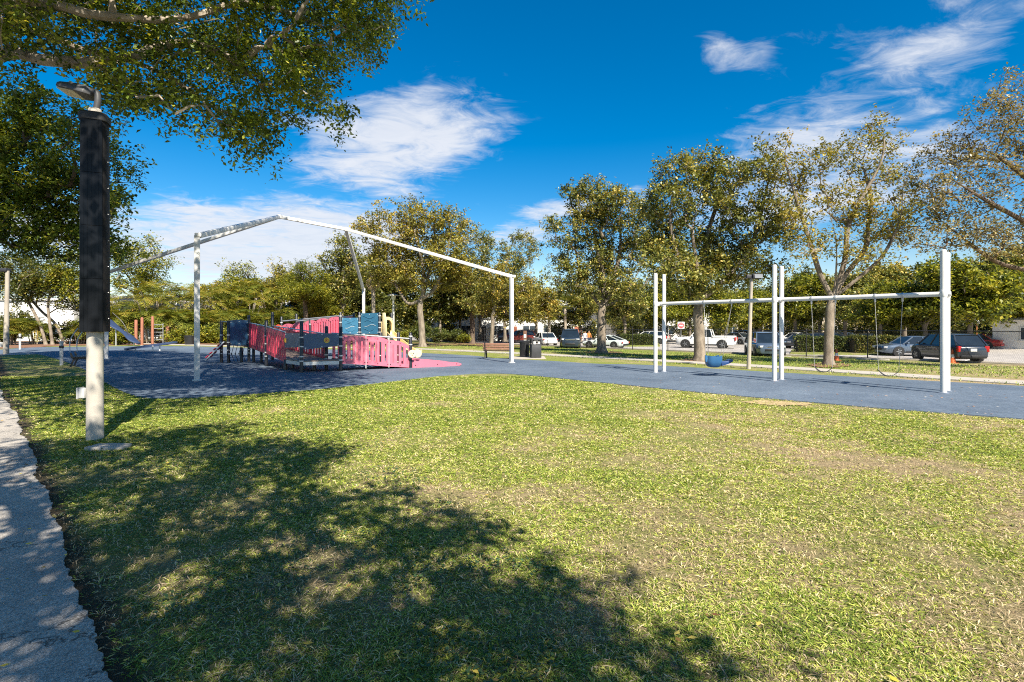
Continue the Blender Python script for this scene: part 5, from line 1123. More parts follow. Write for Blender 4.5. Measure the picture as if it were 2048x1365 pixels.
def areca(seed, h, nst, label):
    rs = np.random.RandomState(seed); t = thing('areca_palm', label, 'palm'); mb = MB(); V, F, T = [], [], []
    for k in range(nst):
        a = rs.uniform(0, 6.28); r0 = rs.uniform(.05, .45); hh = h * rs.uniform(.45, 1); ln = rs.uniform(.1, .3) * hh
        p0 = Vector((math.cos(a) * r0, math.sin(a) * r0, 0)); p1 = p0 + Vector((math.cos(a) * ln * .4, math.sin(a) * ln * .4, hh * .55)); p2 = p0 + Vector((math.cos(a) * ln, math.sin(a) * ln, hh)); mb.tube(spline([p0, p1, p2], 4), .045, 6, cap=False)
        for q in range(8): frond(np.array(p2), rs.uniform(0, 6.28), rs.uniform(1.3, 2.1), rs.uniform(.4, 1.1), rs.uniform(.5, .95), rs, V, F, T, 16, .55, .03, rs.uniform(.25, .85))
    mb.build('trunk', BARKP, t); link('crown', np_mesh('crown', np.array(V), np.array(F), T), GREENS['palm'], t); return t
A1 = areca(81, 3.4, 7, ''); A2 = areca(82, 2.0, 9, '')
copies(A1, [(*far_at(px, d, 0), s, rr.uniform(0, 6.28)) for px, d, s in ((308, 56, 1.55), (330, 62, 1.75), (368, 60, 1.6), (432, 62, 1.65), (497, 63, 1.7), (540, 66, 1.9), (465, 68, 1.85), (245, 64, 1.5), (400, 68, 1.85))], 'tall golden areca palm clump behind the play area, # from the left', 'tall areca palms')
copies(A2, [(*far_at(px, d, 0), s, rr.uniform(0, 6.28)) for px, d, s in ((240, 54, 1.7), (264, 56, 1.6), (350, 56, 1.4), (372, 57, 1.5), (20, 50, 1.1), (70, 52, 1.1), (480, 60, 1.5), (418, 58, 1.5), (575, 62, 1.5), (160, 53, 1.0))], 'low bushy areca palm clump in the planting behind the play area', 'low areca palms')
def sabal(px, d, ytop, yb, label, z=0, dead=True, seed=90):
    rs = np.random.RandomState(seed); b = Vector((*far_at(px, d, z),)); zt = W(px, ytop, d).z - z; t = thing('cabbage_palm', label, 'palm', b); mb = MB(); mb.tube([(0, 0, -.1), (.05, 0, zt * .5), (0, 0, zt)], [.24, .19, .20], 10); mb.build('trunk', BARKP, t)
    for nm, cnt, mt, e0, e1 in (('crown', 34, GREENS['palm'], -.5, 1.3), ('dead_skirt', 18 if dead else 0, leafmat('dead_frond_%d' % seed, [(0, (.22, .15, .08)), (1, (.42, .31, .18))], .15), -1.45, -1.0)):
        V, F, T = [], [], []
        for k in range(cnt):
            a = rs.uniform(0, 6.28); e = rs.uniform(e0, e1); d3 = np.array((math.cos(a) * math.cos(e), math.sin(a) * math.cos(e), math.sin(e))); s = np.array((-math.sin(a), math.cos(a), 0)); st = rs.uniform(1.1, 1.8) if nm == 'crown' else rs.uniform(.3, .8); c = np.array((0, 0, zt)) + d3 * st; tn = rs.uniform(.2, .8)
            for q in range(13):
                f = -1.15 + 2.3 * q / 12; dr = d3 * math.cos(f) + s * math.sin(f) + np.array((0, 0, -.18)); dr /= np.linalg.norm(dr); ll = 1.15 * (1 - .22 * abs(f)); w = np.cross(dr, np.cross(d3, s)); w = w / np.linalg.norm(w) * .045; bb = len(V)
                V += [c, c + dr * ll * .5 + w, c + dr * ll + np.array((0, 0, -.15)), c + dr * ll * .5 - w]; F.append((bb, bb + 1, bb + 2, bb + 3)); T += [min(1, max(0, tn + rs.normal(0, .12)))] * 4
        if cnt: link(nm, np_mesh(nm, np.array(V), np.array(F), T), mt, t)
sabal(746, 54, 548, 690, 'cabbage palm with a skirt of dead fronds left of the rust-tinged oak')
sabal(1098, 70, 622, 690, 'short cabbage palm in front of the white apartment block', -.4, False, 91)
sabal(1130, 72, 618, 690, 'short cabbage palm behind the dark pickup', -.4, False, 92)
def shrub(seed, leaf, w, h, n, k=34, L=.16):
    rs = np.random.RandomState(seed); tg = blob_pts([(0, 0, h * .55, w, w * .8, h * .42), (w * .3, 0, h * .35, w * .8, w * .7, h * .3)], n, rs, .3)
    return make_tree('shrub', '', 'shrub', (0, 0, 0), [(0, 0, -.05), (0, 0, .12), (.02, 0, .25)], tg, .06, k, .22, L, leaf, BARKD, seed, tvar=.25, step=.5)
S1 = shrub(95, GREENS['hedge'], 1.3, 2.0, 70); S2 = shrub(96, GREENS['lime'], 1.0, 1.6, 60); S3 = shrub(97, GREENS['dark'], 1.6, 3.0, 90)
copies(S1, [(*far_at(px, d, 0), s, rr.uniform(0, 6.28)) for px, d, s in ((425, 56, 1.1), (470, 57, 1.0), (520, 58, 1.1), (640, 62, 1.2), (690, 62, 1.1), (110, 54, 1.0), (150, 54, 1.2), (205, 56, 1.1), (560, 60, 1.0), (880, 60, .9), (840, 64, 1.1), (910, 60, .8))], 'rounded dark green shrub in the bed behind the play area', 'dark shrubs behind the play area')
copies(S2, [(*far_at(px, d, 0), s, rr.uniform(0, 6.28)) for px, d, s in ((350, 53, 1.0), (365, 54, .9), (405, 55, 1.2), (445, 55, 1.1), (600, 60, 1.1), (180, 54, 1.0), (250, 52, 1.0), (800, 62, .9), (930, 58, .7))], 'bright green shrub in the bed behind the play area', 'bright shrubs behind the play area')
copies(S3, [(*far_at(px, d, 0), s, rr.uniform(0, 6.28)) for px, d, s in ((30, 58, 1.2), (5, 50, 1.1), (400, 62, 1.3), (450, 63, 1.3), (530, 64, 1.2), (480, 66, 1.5), (630, 68, 1.3), (700, 66, 1.2), (760, 64, 1.0), (570, 66, 1.4), (205, 60, 1.2), (835, 70, 1.2), (895, 72, 1.1), (350, 64, 1.2))], 'tall dense shrub at the back of the planting behind the play area', 'tall shrubs behind the play area')
S4 = copy_tree(S3); copies(S4, [(*far_at(px, d), s, rr.uniform(0, 6.28)) for px, d, s in ((1120, 78, 1.3), (1180, 76, 1.2), (1255, 78, 1.4), (1310, 80, 1.3), (1370, 82, 1.5), (1440, 82, 1.4), (1500, 84, 1.4), (1560, 80, 1.6), (1620, 80, 1.5), (1700, 74, 1.5), (1760, 70, 1.4), (1830, 66, 1.5), (1905, 62, 1.4), (1945, 58, 1.2))], 'tall dense shrub at the back of the car park', 'tall shrubs beyond the car park')
def hedge(p, q, w, h, label, n, seed, leaf='hedge', z=-.4):
    rs = np.random.RandomState(seed); p, q = np.array(p), np.array(q); L = np.linalg.norm(q - p); ax = (q - p) / L; nm = np.array((-ax[1], ax[0])); a = rs.uniform(0, L, n); b = rs.uniform(-1, 1, n); c = rs.uniform(0, 1, n); f = rs.randint(0, 3, n)
    b = np.where(f == 0, np.sign(b) * (1 - .1 * rs.rand(n)), b); c = np.where(f == 1, 1 - .08 * rs.rand(n), c); hh = h * (1 + .05 * np.sin(a * 3)); P = np.stack([p[0] + ax[0] * a + nm[0] * b * w / 2, p[1] + ax[1] * a + nm[1] * b * w / 2, z + .05 + c * hh], 1)
    V, F, t = leaf_arrays(P, .05, 2, .13, rs, 1, 0, .34, .25); root = thing('hedge', label, 'hedge', (p[0], p[1], z)); o0 = np.array((p[0], p[1], z)); link('foliage', np_mesh('foliage', V - o0, F, t), GREENS[leaf], root)
    m = MB()
    for k in range(int(L / .6) + 1):
        x = ax * min(L, k * .6); m.tube([(x[0], x[1], -.05), (x[0] + .03, x[1], h * .5), (x[0] - .04, x[1] + .03, h * .9)], [.03, .022, .01], 5)
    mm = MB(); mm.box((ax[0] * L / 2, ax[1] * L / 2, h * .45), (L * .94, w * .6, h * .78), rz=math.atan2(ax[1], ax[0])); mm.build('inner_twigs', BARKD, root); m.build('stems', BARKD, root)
def l2(px, py): q = G(px, py); return (q.x, q.y)
hedge(l2(1243, 692), l2(1312, 692), 1.3, 1.15, 'clipped green hedge behind the white coupe', 5200, 101)
hedge(l2(1592, 706), l2(1690, 707), 1.4, 1.25, 'clipped hedge on the car park island in front of the parked dark cars', 5200, 102)
hedge(l2(1700, 708), l2(1792, 708), 1.4, 1.3, 'dark clipped hedge between the belt swings and the navy hatchback', 4600, 103, 'dark')

# ------------------------------------------------------------------ buildings
WALL = pmat('white_render', (.74, .73, .70), .05, 1.2, .9, bump=.1, dirt=(.5, .48, .45), damt=.25); GREYW = pmat('grey_render', (.34, .34, .34), .08, 1.5, .9); ROOF = pmat('white_tile_roof', (.66, .64, .62), .1, 3, .85, bump=.3, bscale=12)
GLASS = pmat('window_glass', (.035, .05, .065), .2, 2, .08, spec=.7); FRAME = pmat('window_frame', (.70, .70, .68), .05, 4, .5); DARKW = pmat('dark_opening', (.03, .03, .032), .2, 3, .6); TAN = pmat('tan_render', (.52, .44, .34), .06, 1.5, .9); REDD = pmat('rust_door', (.28, .09, .05), .1, 3, .6)
def building(name, label, loc, rz, L, D, H_, wall, wins, roof='hip', eave=.6, rail=None, doors=()):
    """front faces local -y; wins: (x0, x1, z0, z1)"""
    t = thing(name, label, 'building', loc, rz)
    MB().box((L / 2, D / 2, H_ / 2 - .3), (L, D, H_ + .6)).build('wall', wall, t, smooth=False)
    if roof == 'hip':
        m = MB(); e = eave; z = H_ + .01; hgt = D * .22; m.add([(-e, -e, z), (L + e, -e, z), (L + e, D + e, z), (-e, D + e, z), (D / 2, D / 2, z + hgt), (L - D / 2, D / 2, z + hgt)], [(0, 1, 5, 4), (1, 2, 5), (2, 3, 4, 5), (3, 0, 4), (3, 2, 1, 0)]); r = m.build('roof', ROOF, t, smooth=False)
        MB().box((L / 2, -e - .02, z - .10), (L + 2 * e, .06, .22)).build('fascia', FRAME, r, smooth=False)
    elif roof == 'gable':
        m = MB(); e = eave; z = H_ + .01; hgt = D * .25; m.add([(-e, -e, z - .1), (L + e, -e, z - .1), (L + e, D + e, z - .1), (-e, D + e, z - .1), (-e, D / 2, z + hgt), (L + e, D / 2, z + hgt)], [(0, 1, 5, 4), (2, 3, 4, 5), (3, 0, 4), (1, 2, 5), (3, 2, 1, 0)]); m.build('roof', ROOF, t, smooth=False)
    else: MB().box((L / 2, D / 2, H_ + .12), (L + .5, D + .5, .24)).build('roof', wall, t, bevel=.03)
    for (x0, x1, z0, z1) in wins:
        w = MB(); w.box(((x0 + x1) / 2, -.02, (z0 + z1) / 2), (x1 - x0, .05, z1 - z0)); o = w.build('window', GLASS, t, smooth=False)
        f = MB()
        for a in (x0, x1, (x0 + x1) / 2): f.box((a, -.055, (z0 + z1) / 2), (.07, .05, z1 - z0 + .07))
        for a in (z0, z1): f.box(((x0 + x1) / 2, -.057, a), (x1 - x0 + .14, .05, .07))
        f.build('frame', FRAME, o, smooth=False); MB().box(((x0 + x1) / 2, -.09, z0 - .07), (x1 - x0 + .2, .16, .06)).build('sill', FRAME, o, smooth=False)
    for (x0, x1, z1, mt) in doors:
        o = MB().box(((x0 + x1) / 2, -.02, z1 / 2), (x1 - x0, .06, z1)).build('door', mt, t, smooth=False); MB().lathe([(.03, 0), (.03, .06)], c=(x1 - .15, -.06, z1 * .45), n=8).build('handle', STEEL, o)
    if rail:
        x0, x1, z = rail; o = MB().box(((x0 + x1) / 2, -.7, z - .1), (x1 - x0, 1.4, .18)).build('balcony', wall, t, smooth=False); m = MB()
        m.bar((x0, -1.37, z + 1.0), (x1, -1.37, z + 1.0), .05); m.bar((x0, -1.37, z + .12), (x1, -1.37, z + .12), .04); m.build('handrail', BLACKM, o)
        n = int((x1 - x0) / .16)
        bar = MB().box((0, 0, .5), (.025, .025, 1.0)).build('baluster', BLACKM, o, smooth=False)
        for k in range(n + 1):
            c = bar if k == 0 else bar.copy()
            if k: COL.objects.link(c)
            c.location = (x0 + (x1 - x0) * k / n, -1.37, z)
        for x in (x0 + .1, x1 - .1): MB().box((x, -1.3, z / 2 - .1), (.18, .18, z - .1)).build('column', wall, t, smooth=False)
    return t
d = 80; x0 = (860 - CX) * d / FPX
building('apartment_block', 'white two-storey apartment block across the car park behind the bench', (x0, d + 1.5, -.4), R(-4), 21, 10, 5.6, WALL, [(x, x + 1.6, 3.5, 4.9) for x in (1.2, 4.6, 8.0, 11.4, 14.8, 18.2)] + [(x, x + 2.0, .9, 2.3) for x in (4.4, 9.2, 14.2, 17.4)], doors=[(2.2, 3.3, 2.2, REDD), (7.4, 8.5, 2.2, DARKW), (12.2, 13.3, 2.2, REDD)])
building('apartment_block', 'long white apartment block with dark entrances behind the white coupe and hedge', ((1130 - CX) * 88 / FPX, 88, -.4), R(-6), 24, 9, 5.4, WALL, [(x, x + 1.6, 3.4, 4.8) for x in (1.5, 5.5, 9.5, 13.5, 17.5, 21)] + [(x, x + 1.8, .9, 2.3) for x in (4, 12, 16, 20)], doors=[(1.6, 2.8, 2.2, REDD), (8.5, 9.7, 2.2, DARKW)], rail=(5, 12, 2.9))
building('villa', 'tan two-storey villa seen between trunks behind the minivan', ((1420 - CX) * 96 / FPX, 96, -.4), R(-14), 26, 10, 5.4, TAN, [(x, x + 1.6, 3.4, 4.8) for x in (2, 7, 12, 17, 22)] + [(x, x + 1.6, .9, 2.3) for x in (3, 9, 14, 20)], doors=[(6, 7.1, 2.2, DARKW)])
building('white_cottage', 'white gabled cottage at the far right edge beyond the car park', ((1985 - CX) * 52 / FPX, 52, -.4), R(-52), 11, 8, 2.9, WALL, [(2, 3.4, .9, 2.1), (6, 7.4, .9, 2.1)], roof='gable')
building('white_house', 'white two-storey house half hidden by trees at the left edge', (-70.0, 64.5, 0), R(3), 15.5, 10, 5.0, WALL, [(9.3, 10.6, .8, 2.0), (11.2, 13.6, .7, 2.1), (3.2, 4.6, .8, 2.1)], roof='flat')
building('grey_house', 'grey modern house with dark balcony openings behind the palms', (-53.5, 70, 0), R(2), 14, 10, 5.6, GREYW, [(1.2, 3.4, 3.3, 5.0), (4.6, 7.6, 3.0, 5.1), (8.6, 11.8, 3.0, 5.1), (1.2, 3.6, .7, 2.3), (5, 8, .3, 2.4), (9, 12, .3, 2.4)], roof='flat', rail=(3.2, 13.4, 2.75))
building('garden_house', 'pale rear building glimpsed between the palms behind the ramp railing', ((430 - CX) * 78 / FPX, 78, 0), R(0), 17, 9, 4.2, WALL, [(1.5, 3.1, .9, 2.3), (6, 7.6, .9, 2.3), (11, 12.6, .9, 2.3)], doors=[(4.2, 5.2, 2.1, DARKW)])

# ------------------------------------------------------------------ cars
TYRE = pmat('tyre_rubber', (.018, .018, .018), .2, 20, .8); RIM = pmat('alloy_rim', (.42, .42, .43), .1, 8, .35, .8); CGL = pmat('car_glass', (.012, .018, .024), .2, 2, .06, spec=.8); BLK = pmat('car_black_trim', (.015, .015, .016), .15, 6, .5)
HEADL = pmat('head_lamp', (.55, .56, .58), .1, 9, .12, .2, .8); TAILL = pmat('tail_lamp', (.38, .015, .012), .1, 6, .2); CHROME = pmat('chrome', (.65, .65, .66), .05, 6, .15, .95); PLATE = pmat('number_plate', (.62, .62, .58), .1, 20, .5)
def paint(n, c, metal=.0): return pmat('paint_' + n, c, .04, 1.5, .26, metal, .5, coat=.6)
def car(label, loc, yaw, col, kind, L=4.7, Wd=1.85, H_=1.45, group=None, name=None, cat=None):
    t = thing(name or {'pickup': 'pickup_truck', 'van': 'minivan'}.get(kind, 'parked_car'), label, cat or {'pickup': 'pickup', 'van': 'minivan'}.get(kind, 'car'), loc, yaw, group)
    hw = Wd / 2; r = {'suv': .36, 'pickup': .41, 'van': .34}.get(kind, .33); gc = r * .62; f, b = L / 2, -L / 2
    belt = {'sedan': .90, 'coupe': .80, 'suv': 1.06, 'van': 1.00, 'pickup': 1.16, 'pickup_front': 1.16}[kind]
    hood = {'sedan': .84, 'coupe': .74, 'suv': 1.02, 'van': .95, 'pickup': 1.14, 'pickup_front': 1.14}[kind]
    # greenhouse: windscreen base/top, rear glass top/base (x positions)
    wb, wt, rt, rb = {'sedan': (f - 1.25, f - 2.0, b + 1.35, b + .62), 'coupe': (f - 1.45, f - 2.15, b + 1.55, b + .30), 'suv': (f - 1.0, f - 1.75, b + .62, b + .16), 'van': (f - .75, f - 1.55, b + .45, b + .16), 'pickup': (f - 1.45, f - 2.05, b + 2.35, b + 2.15), 'pickup_front': (f - 1.4, f - 2.0, b + .5, b + .2)}[kind]
    # lower body: rounded sections along x
    st = [(f, .46, gc + .16, hood - .26), (f - .10, .78, gc + .05, hood - .12), (f - .40, .95, gc, hood - .05), (wb, 1.0, gc, belt - .01), (0, 1.0, gc, belt), (rb if kind not in ('suv', 'van', 'pickup_front') else b + .6, 1.0, gc, belt + (.0 if kind != 'coupe' else .03)), (b + .30, .97, gc + .02, belt - (.02 if kind != 'coupe' else .08)), (b + .07, .90, gc + .08, belt - .08), (b, .75, gc + .2, belt - .16)]
    if kind == 'pickup': st = [s if s[0] > rb else (s[0], s[1], s[2], belt - .10) for s in st]
    st.sort(key=lambda s: -s[0]); secs = []
    for x, k, z0, z1 in st:
        w = hw * k; m_ = z0 + (z1 - z0) * .55; secs.append([Vector((x, y, z)) for y, z in ((-w * .86, z0), (w * .86, z0), (w * .97, z0 + .10), (w, m_), (w * .97, z1 - .10), (w * .84, z1), (-w * .84, z1), (-w * .97, z1 - .10), (-w, m_), (-w * .97, z0 + .10))])
    body = MB().loft(secs).build('body', col, t)
    # cabin glass and pillars
    zt = H_; tw, bw = hw * .70, hw * .88
    def cab(y, x0, x1, x2, x3): return [Vector((x0, y[0], belt - .03)), Vector((x1, y[1], zt - .05)), Vector((x2, y[1], zt - .05)), Vector((x3, y[0], belt - .03))]
    a = cab((-bw, -tw), wb, wt, rt, rb); c = cab((bw, tw), wb, wt, rt, rb)
    MB().add(a + c, [(0, 1, 2, 3), (7, 6, 5, 4), (0, 4, 5, 1), (1, 5, 6, 2), (2, 6, 7, 3), (3, 7, 4, 0)]).build('windows', CGL, t, smooth=False)
    def pil(p, q, w_, h_): m = MB(); m.bar(p, q, w_, h_); m.build('pillar', col, t)
    for s in (a, c):
        for i in (0, 2): pil(s[i], s[i + 1], .07, .07)
        nside = 2 if kind in ('suv', 'van') else 1
        for k in range(nside):
            u = (k + 1) / (nside + 1) + (.04 if nside == 1 else 0); pil(s[0].lerp(s[3], u), s[1].lerp(s[2], u), .08, .05)
    rs_ = []
    for u, dz in ((-.03, -.045), (.06, -.005), (.3, .02), (.7, .02), (.94, -.005), (1.03, -.045)):
        x = wt + (rt - wt) * u; w = tw * 1.03; rs_.append([Vector((x, -w, zt - .06 + dz * .4)), Vector((x, w, zt - .06 + dz * .4)), Vector((x, w * .8, zt - .02 + dz)), Vector((x, 0, zt + dz)), Vector((x, -w * .8, zt - .02 + dz))])
    roof = MB().loft(rs_).build('roof', col, t)
    if kind in ('suv', 'van', 'pickup_front'):
        for y in (-tw * .85, tw * .85): m = MB(); m.bar((wt - .2, y, zt + .035), (rt + .2, y, zt + .035), .04, .04); m.build('roof_rail', BLK, roof)
    # wheels in dark arches
    for x in (f - (.92 if kind != 'pickup' else 1.0), b + (.92 if kind not in ('pickup',) else 1.25)):
        for sg in (-1, 1):
            m = MB(); m.tube([(x, sg * (hw - .24), r), (x, sg * (hw + .004), r)], r * 1.17, 20); m.build('wheel_arch', BLK, t)
            m = MB(); m.tube([(x, sg * (hw - .20), r), (x, sg * (hw - .02), r), (x, sg * (hw + .015), r)], [r, r, r * .93], 22); w = m.build('wheel', TYRE, t)
            m = MB(); m.tube([(x, sg * (hw - .02), r), (x, sg * (hw + .020), r)], [r * .66, r * .62], 18); rim = m.build('rim', BLK, w)
            m = MB()
            for k in range(5): an = k * 2 * math.pi / 5; m.bar((x, sg * (hw + .024), r), (x + math.cos(an) * r * .6, sg * (hw + .024), r + math.sin(an) * r * .6), .05, .012, up=(0, 1, 0))
            m.tube([(x, sg * (hw + .015), r), (x, sg * (hw + .03), r)], r * .16, 10); m.build('spokes', RIM, w)
    for sg in (-1, 1):
        m = MB(); m.box((f - .16, sg * hw * .66, hood - .20), (.22, hw * .42, .14), rz=-sg * R(24)); m.build('headlight', HEADL, t, bevel=.02)
        tl = {'suv': (.05, .22, .34), 'van': (.05, .20, .40), 'pickup': (.03, .20, .34)}.get(kind, (.06, .30, .13)); m = MB(); m.box((b + tl[0] + .02, sg * hw * (.80 if kind != 'pickup' else .88), belt - .22), (.14, tl[1], tl[2]), rz=sg * R(14)); m.build('tail_light', TAILL, t, bevel=.02)
        m = MB(); m.box((wb - .25, sg * (hw + .06), belt + .06), (.12, .18, .13)); m.build('mirror', col, t, bevel=.03)
        for x in (wb - 1.15, wb - 2.1): m = MB(); m.box((x, sg * (hw * .985), belt - .16), (.16, .03, .03)); m.build('door_handle', col if kind != 'van' else BLK, t)
        m = MB(); m.bar((f - 1.4, sg * (hw * .97), gc + .10), (b + 1.4, sg * (hw * .97), gc + .10), .03, .12); m.build('sill_trim', BLK, t)
    m = MB(); m.box((f - .03, 0, gc + .30), (.10, hw * .95, .16)); g = m.build('grille', BLK, t, bevel=.02)
    m = MB(); m.box((f - .07, 0, hood - .24), (.12, hw * .8, .14)); g2 = m.build('upper_grille', BLK if kind != 'van' else CHROME, t, bevel=.02)
    if kind == 'van':
        m = MB(); m.box((f + .002, 0, hood - .24), (.02, hw * .70, .035)); m.box((f + .004, 0, hood - .24), (.02, .05, .16)); m.build('chrome_cross', CHROME, g2)
        m = MB(); m.box((f - .006, 0, hood - .24), (.02, hw * .62, .10)); m.build('grille_mesh', BLK, g2)
    if kind in ('pickup', 'pickup_front'): m = MB(); m.box((f - .0, 0, hood - .24), (.04, hw * .95, .07)); m.build('grille_bar', CHROME, g2)
    m = MB(); m.box((b - .004, 0, gc + .46 if kind != 'suv' else belt - .28), (.02, .34, .16)); m.build('number_plate', PLATE, t, smooth=False)
    m = MB(); m.box((b + .02, 0, gc + .16), (.12, hw * 1.5, .18)); m.build('rear_bumper', BLK if kind in ('suv', 'coupe') else (CHROME if kind == 'pickup' else col), t, bevel=.03)
    if kind == 'pickup':
        m = MB(); x0, x1 = rb - .06, b + .08
        for sg in (-1, 1): m.box(((x0 + x1) / 2, sg * hw * .89, belt - .02), (x0 - x1, .09, .20))
        m.box((x1, 0, belt - .02), (.08, hw * 1.75, .20)); m.build('bed_wall', col, t, bevel=.015); m = MB(); m.box(((x0 + x1) / 2, 0, belt - .08), (x0 - x1 - .1, hw * 1.68, .03)); m.build('bed_floor', BLK, t)
    return t
WH = paint('white', (.72, .72, .70)); SILV = paint('silver', (.42, .43, .44), .4); NAVYC = paint('navy', (.018, .028, .045)); SLATE = paint('slate_blue', (.11, .15, .21), .4); DARKC = paint('charcoal', (.03, .032, .036)); REDC = paint('red', (.42, .02, .02)); MAROON = paint('maroon', (.16, .025, .02)); PALE = paint('pale_green_white', (.62, .68, .66)); BLU = paint('grey_blue', (.16, .20, .27), .3)
def GL(px, py): q = G(px, py); q.z = -.388; return q
car('white saloon seen from behind beyond the square litter bin', GL(1089, 690.5), R(103), WH, 'sedan', 4.9, 1.88, 1.48)
car('dark blue pickup facing the viewer beside the first oak', GL(1141, 696.5), R(-97), NAVYC, 'pickup_front', 5.2, 1.98, 1.88, name='pickup_truck', cat='pickup')
car('pale low sports coupe behind the trunk of the first oak', GL(1210, 696.5), R(146), PALE, 'coupe', 4.5, 1.86, 1.30)
car('white crew-cab pickup parked side-on behind the bucket swing tree', GL(1412, 696.5), R(152), WH, 'pickup', 5.7, 2.0, 1.92)
car('slate blue minivan facing the viewer behind the middle swing posts', GL(1528, 712), R(-103), SLATE, 'van', 4.9, 1.98, 1.76)
car('navy hatchback seen from its rear corner behind the end swing posts', GL(1892, 723), R(84), NAVYC, 'suv', 4.5, 1.85, 1.72)
car('slate blue saloon whose nose shows past the navy hatchback', GL(1822, 712), R(175), SLATE, 'sedan', 4.6, 1.8, 1.45)
car('white estate car half hidden behind the clipped hedge', GL(1300, 688), R(150), WH, 'suv', 4.6, 1.8, 1.6)
car('silver saloon tucked behind the white pickup', GL(1470, 689), R(120), SILV, 'sedan', 4.6, 1.8, 1.45)
car('silver estate car between the white pickup and the minivan', GL(1484, 686), R(110), SILV, 'suv', 4.6, 1.8, 1.65)
car('charcoal saloon behind the island hedge, nearest the minivan', GL(1610, 697), R(25), DARKC, 'sedan', 4.7, 1.85, 1.45)
car('charcoal hatchback whose nose shows past the sparse oak trunk', GL(1665, 700), R(-40), DARKC, 'suv', 4.7, 1.85, 1.55)
car('dark saloon parked behind the dark clipped hedge', GL(1735, 698), R(35), DARKC, 'sedan', 4.7, 1.85, 1.5)
car('small red car showing beyond the navy hatchback', GL(1950, 696.5), R(120), REDC, 'sedan', 4.4, 1.8, 1.45)
car('dark estate car parked by the white apartment block', GL(914, 684), R(160), DARKC, 'suv', 4.6, 1.85, 1.7)
car('grey-blue van-like car parked behind the young pale tree', GL(1012, 683.5), R(80), BLU, 'suv', 4.6, 1.85, 1.75)
car('maroon car parked behind the notice post', GL(1042, 686.5), R(165), MAROON, 'suv', 4.6, 1.85, 1.7)
car('white saloon behind the charcoal saloon on the hedge island', GL(1600, 690), R(20), WH, 'sedan', 4.7, 1.85, 1.45)
car('dark blue saloon far back between hedge trees', GL(1690, 690), R(15), BLU, 'sedan', 4.7, 1.85, 1.45)

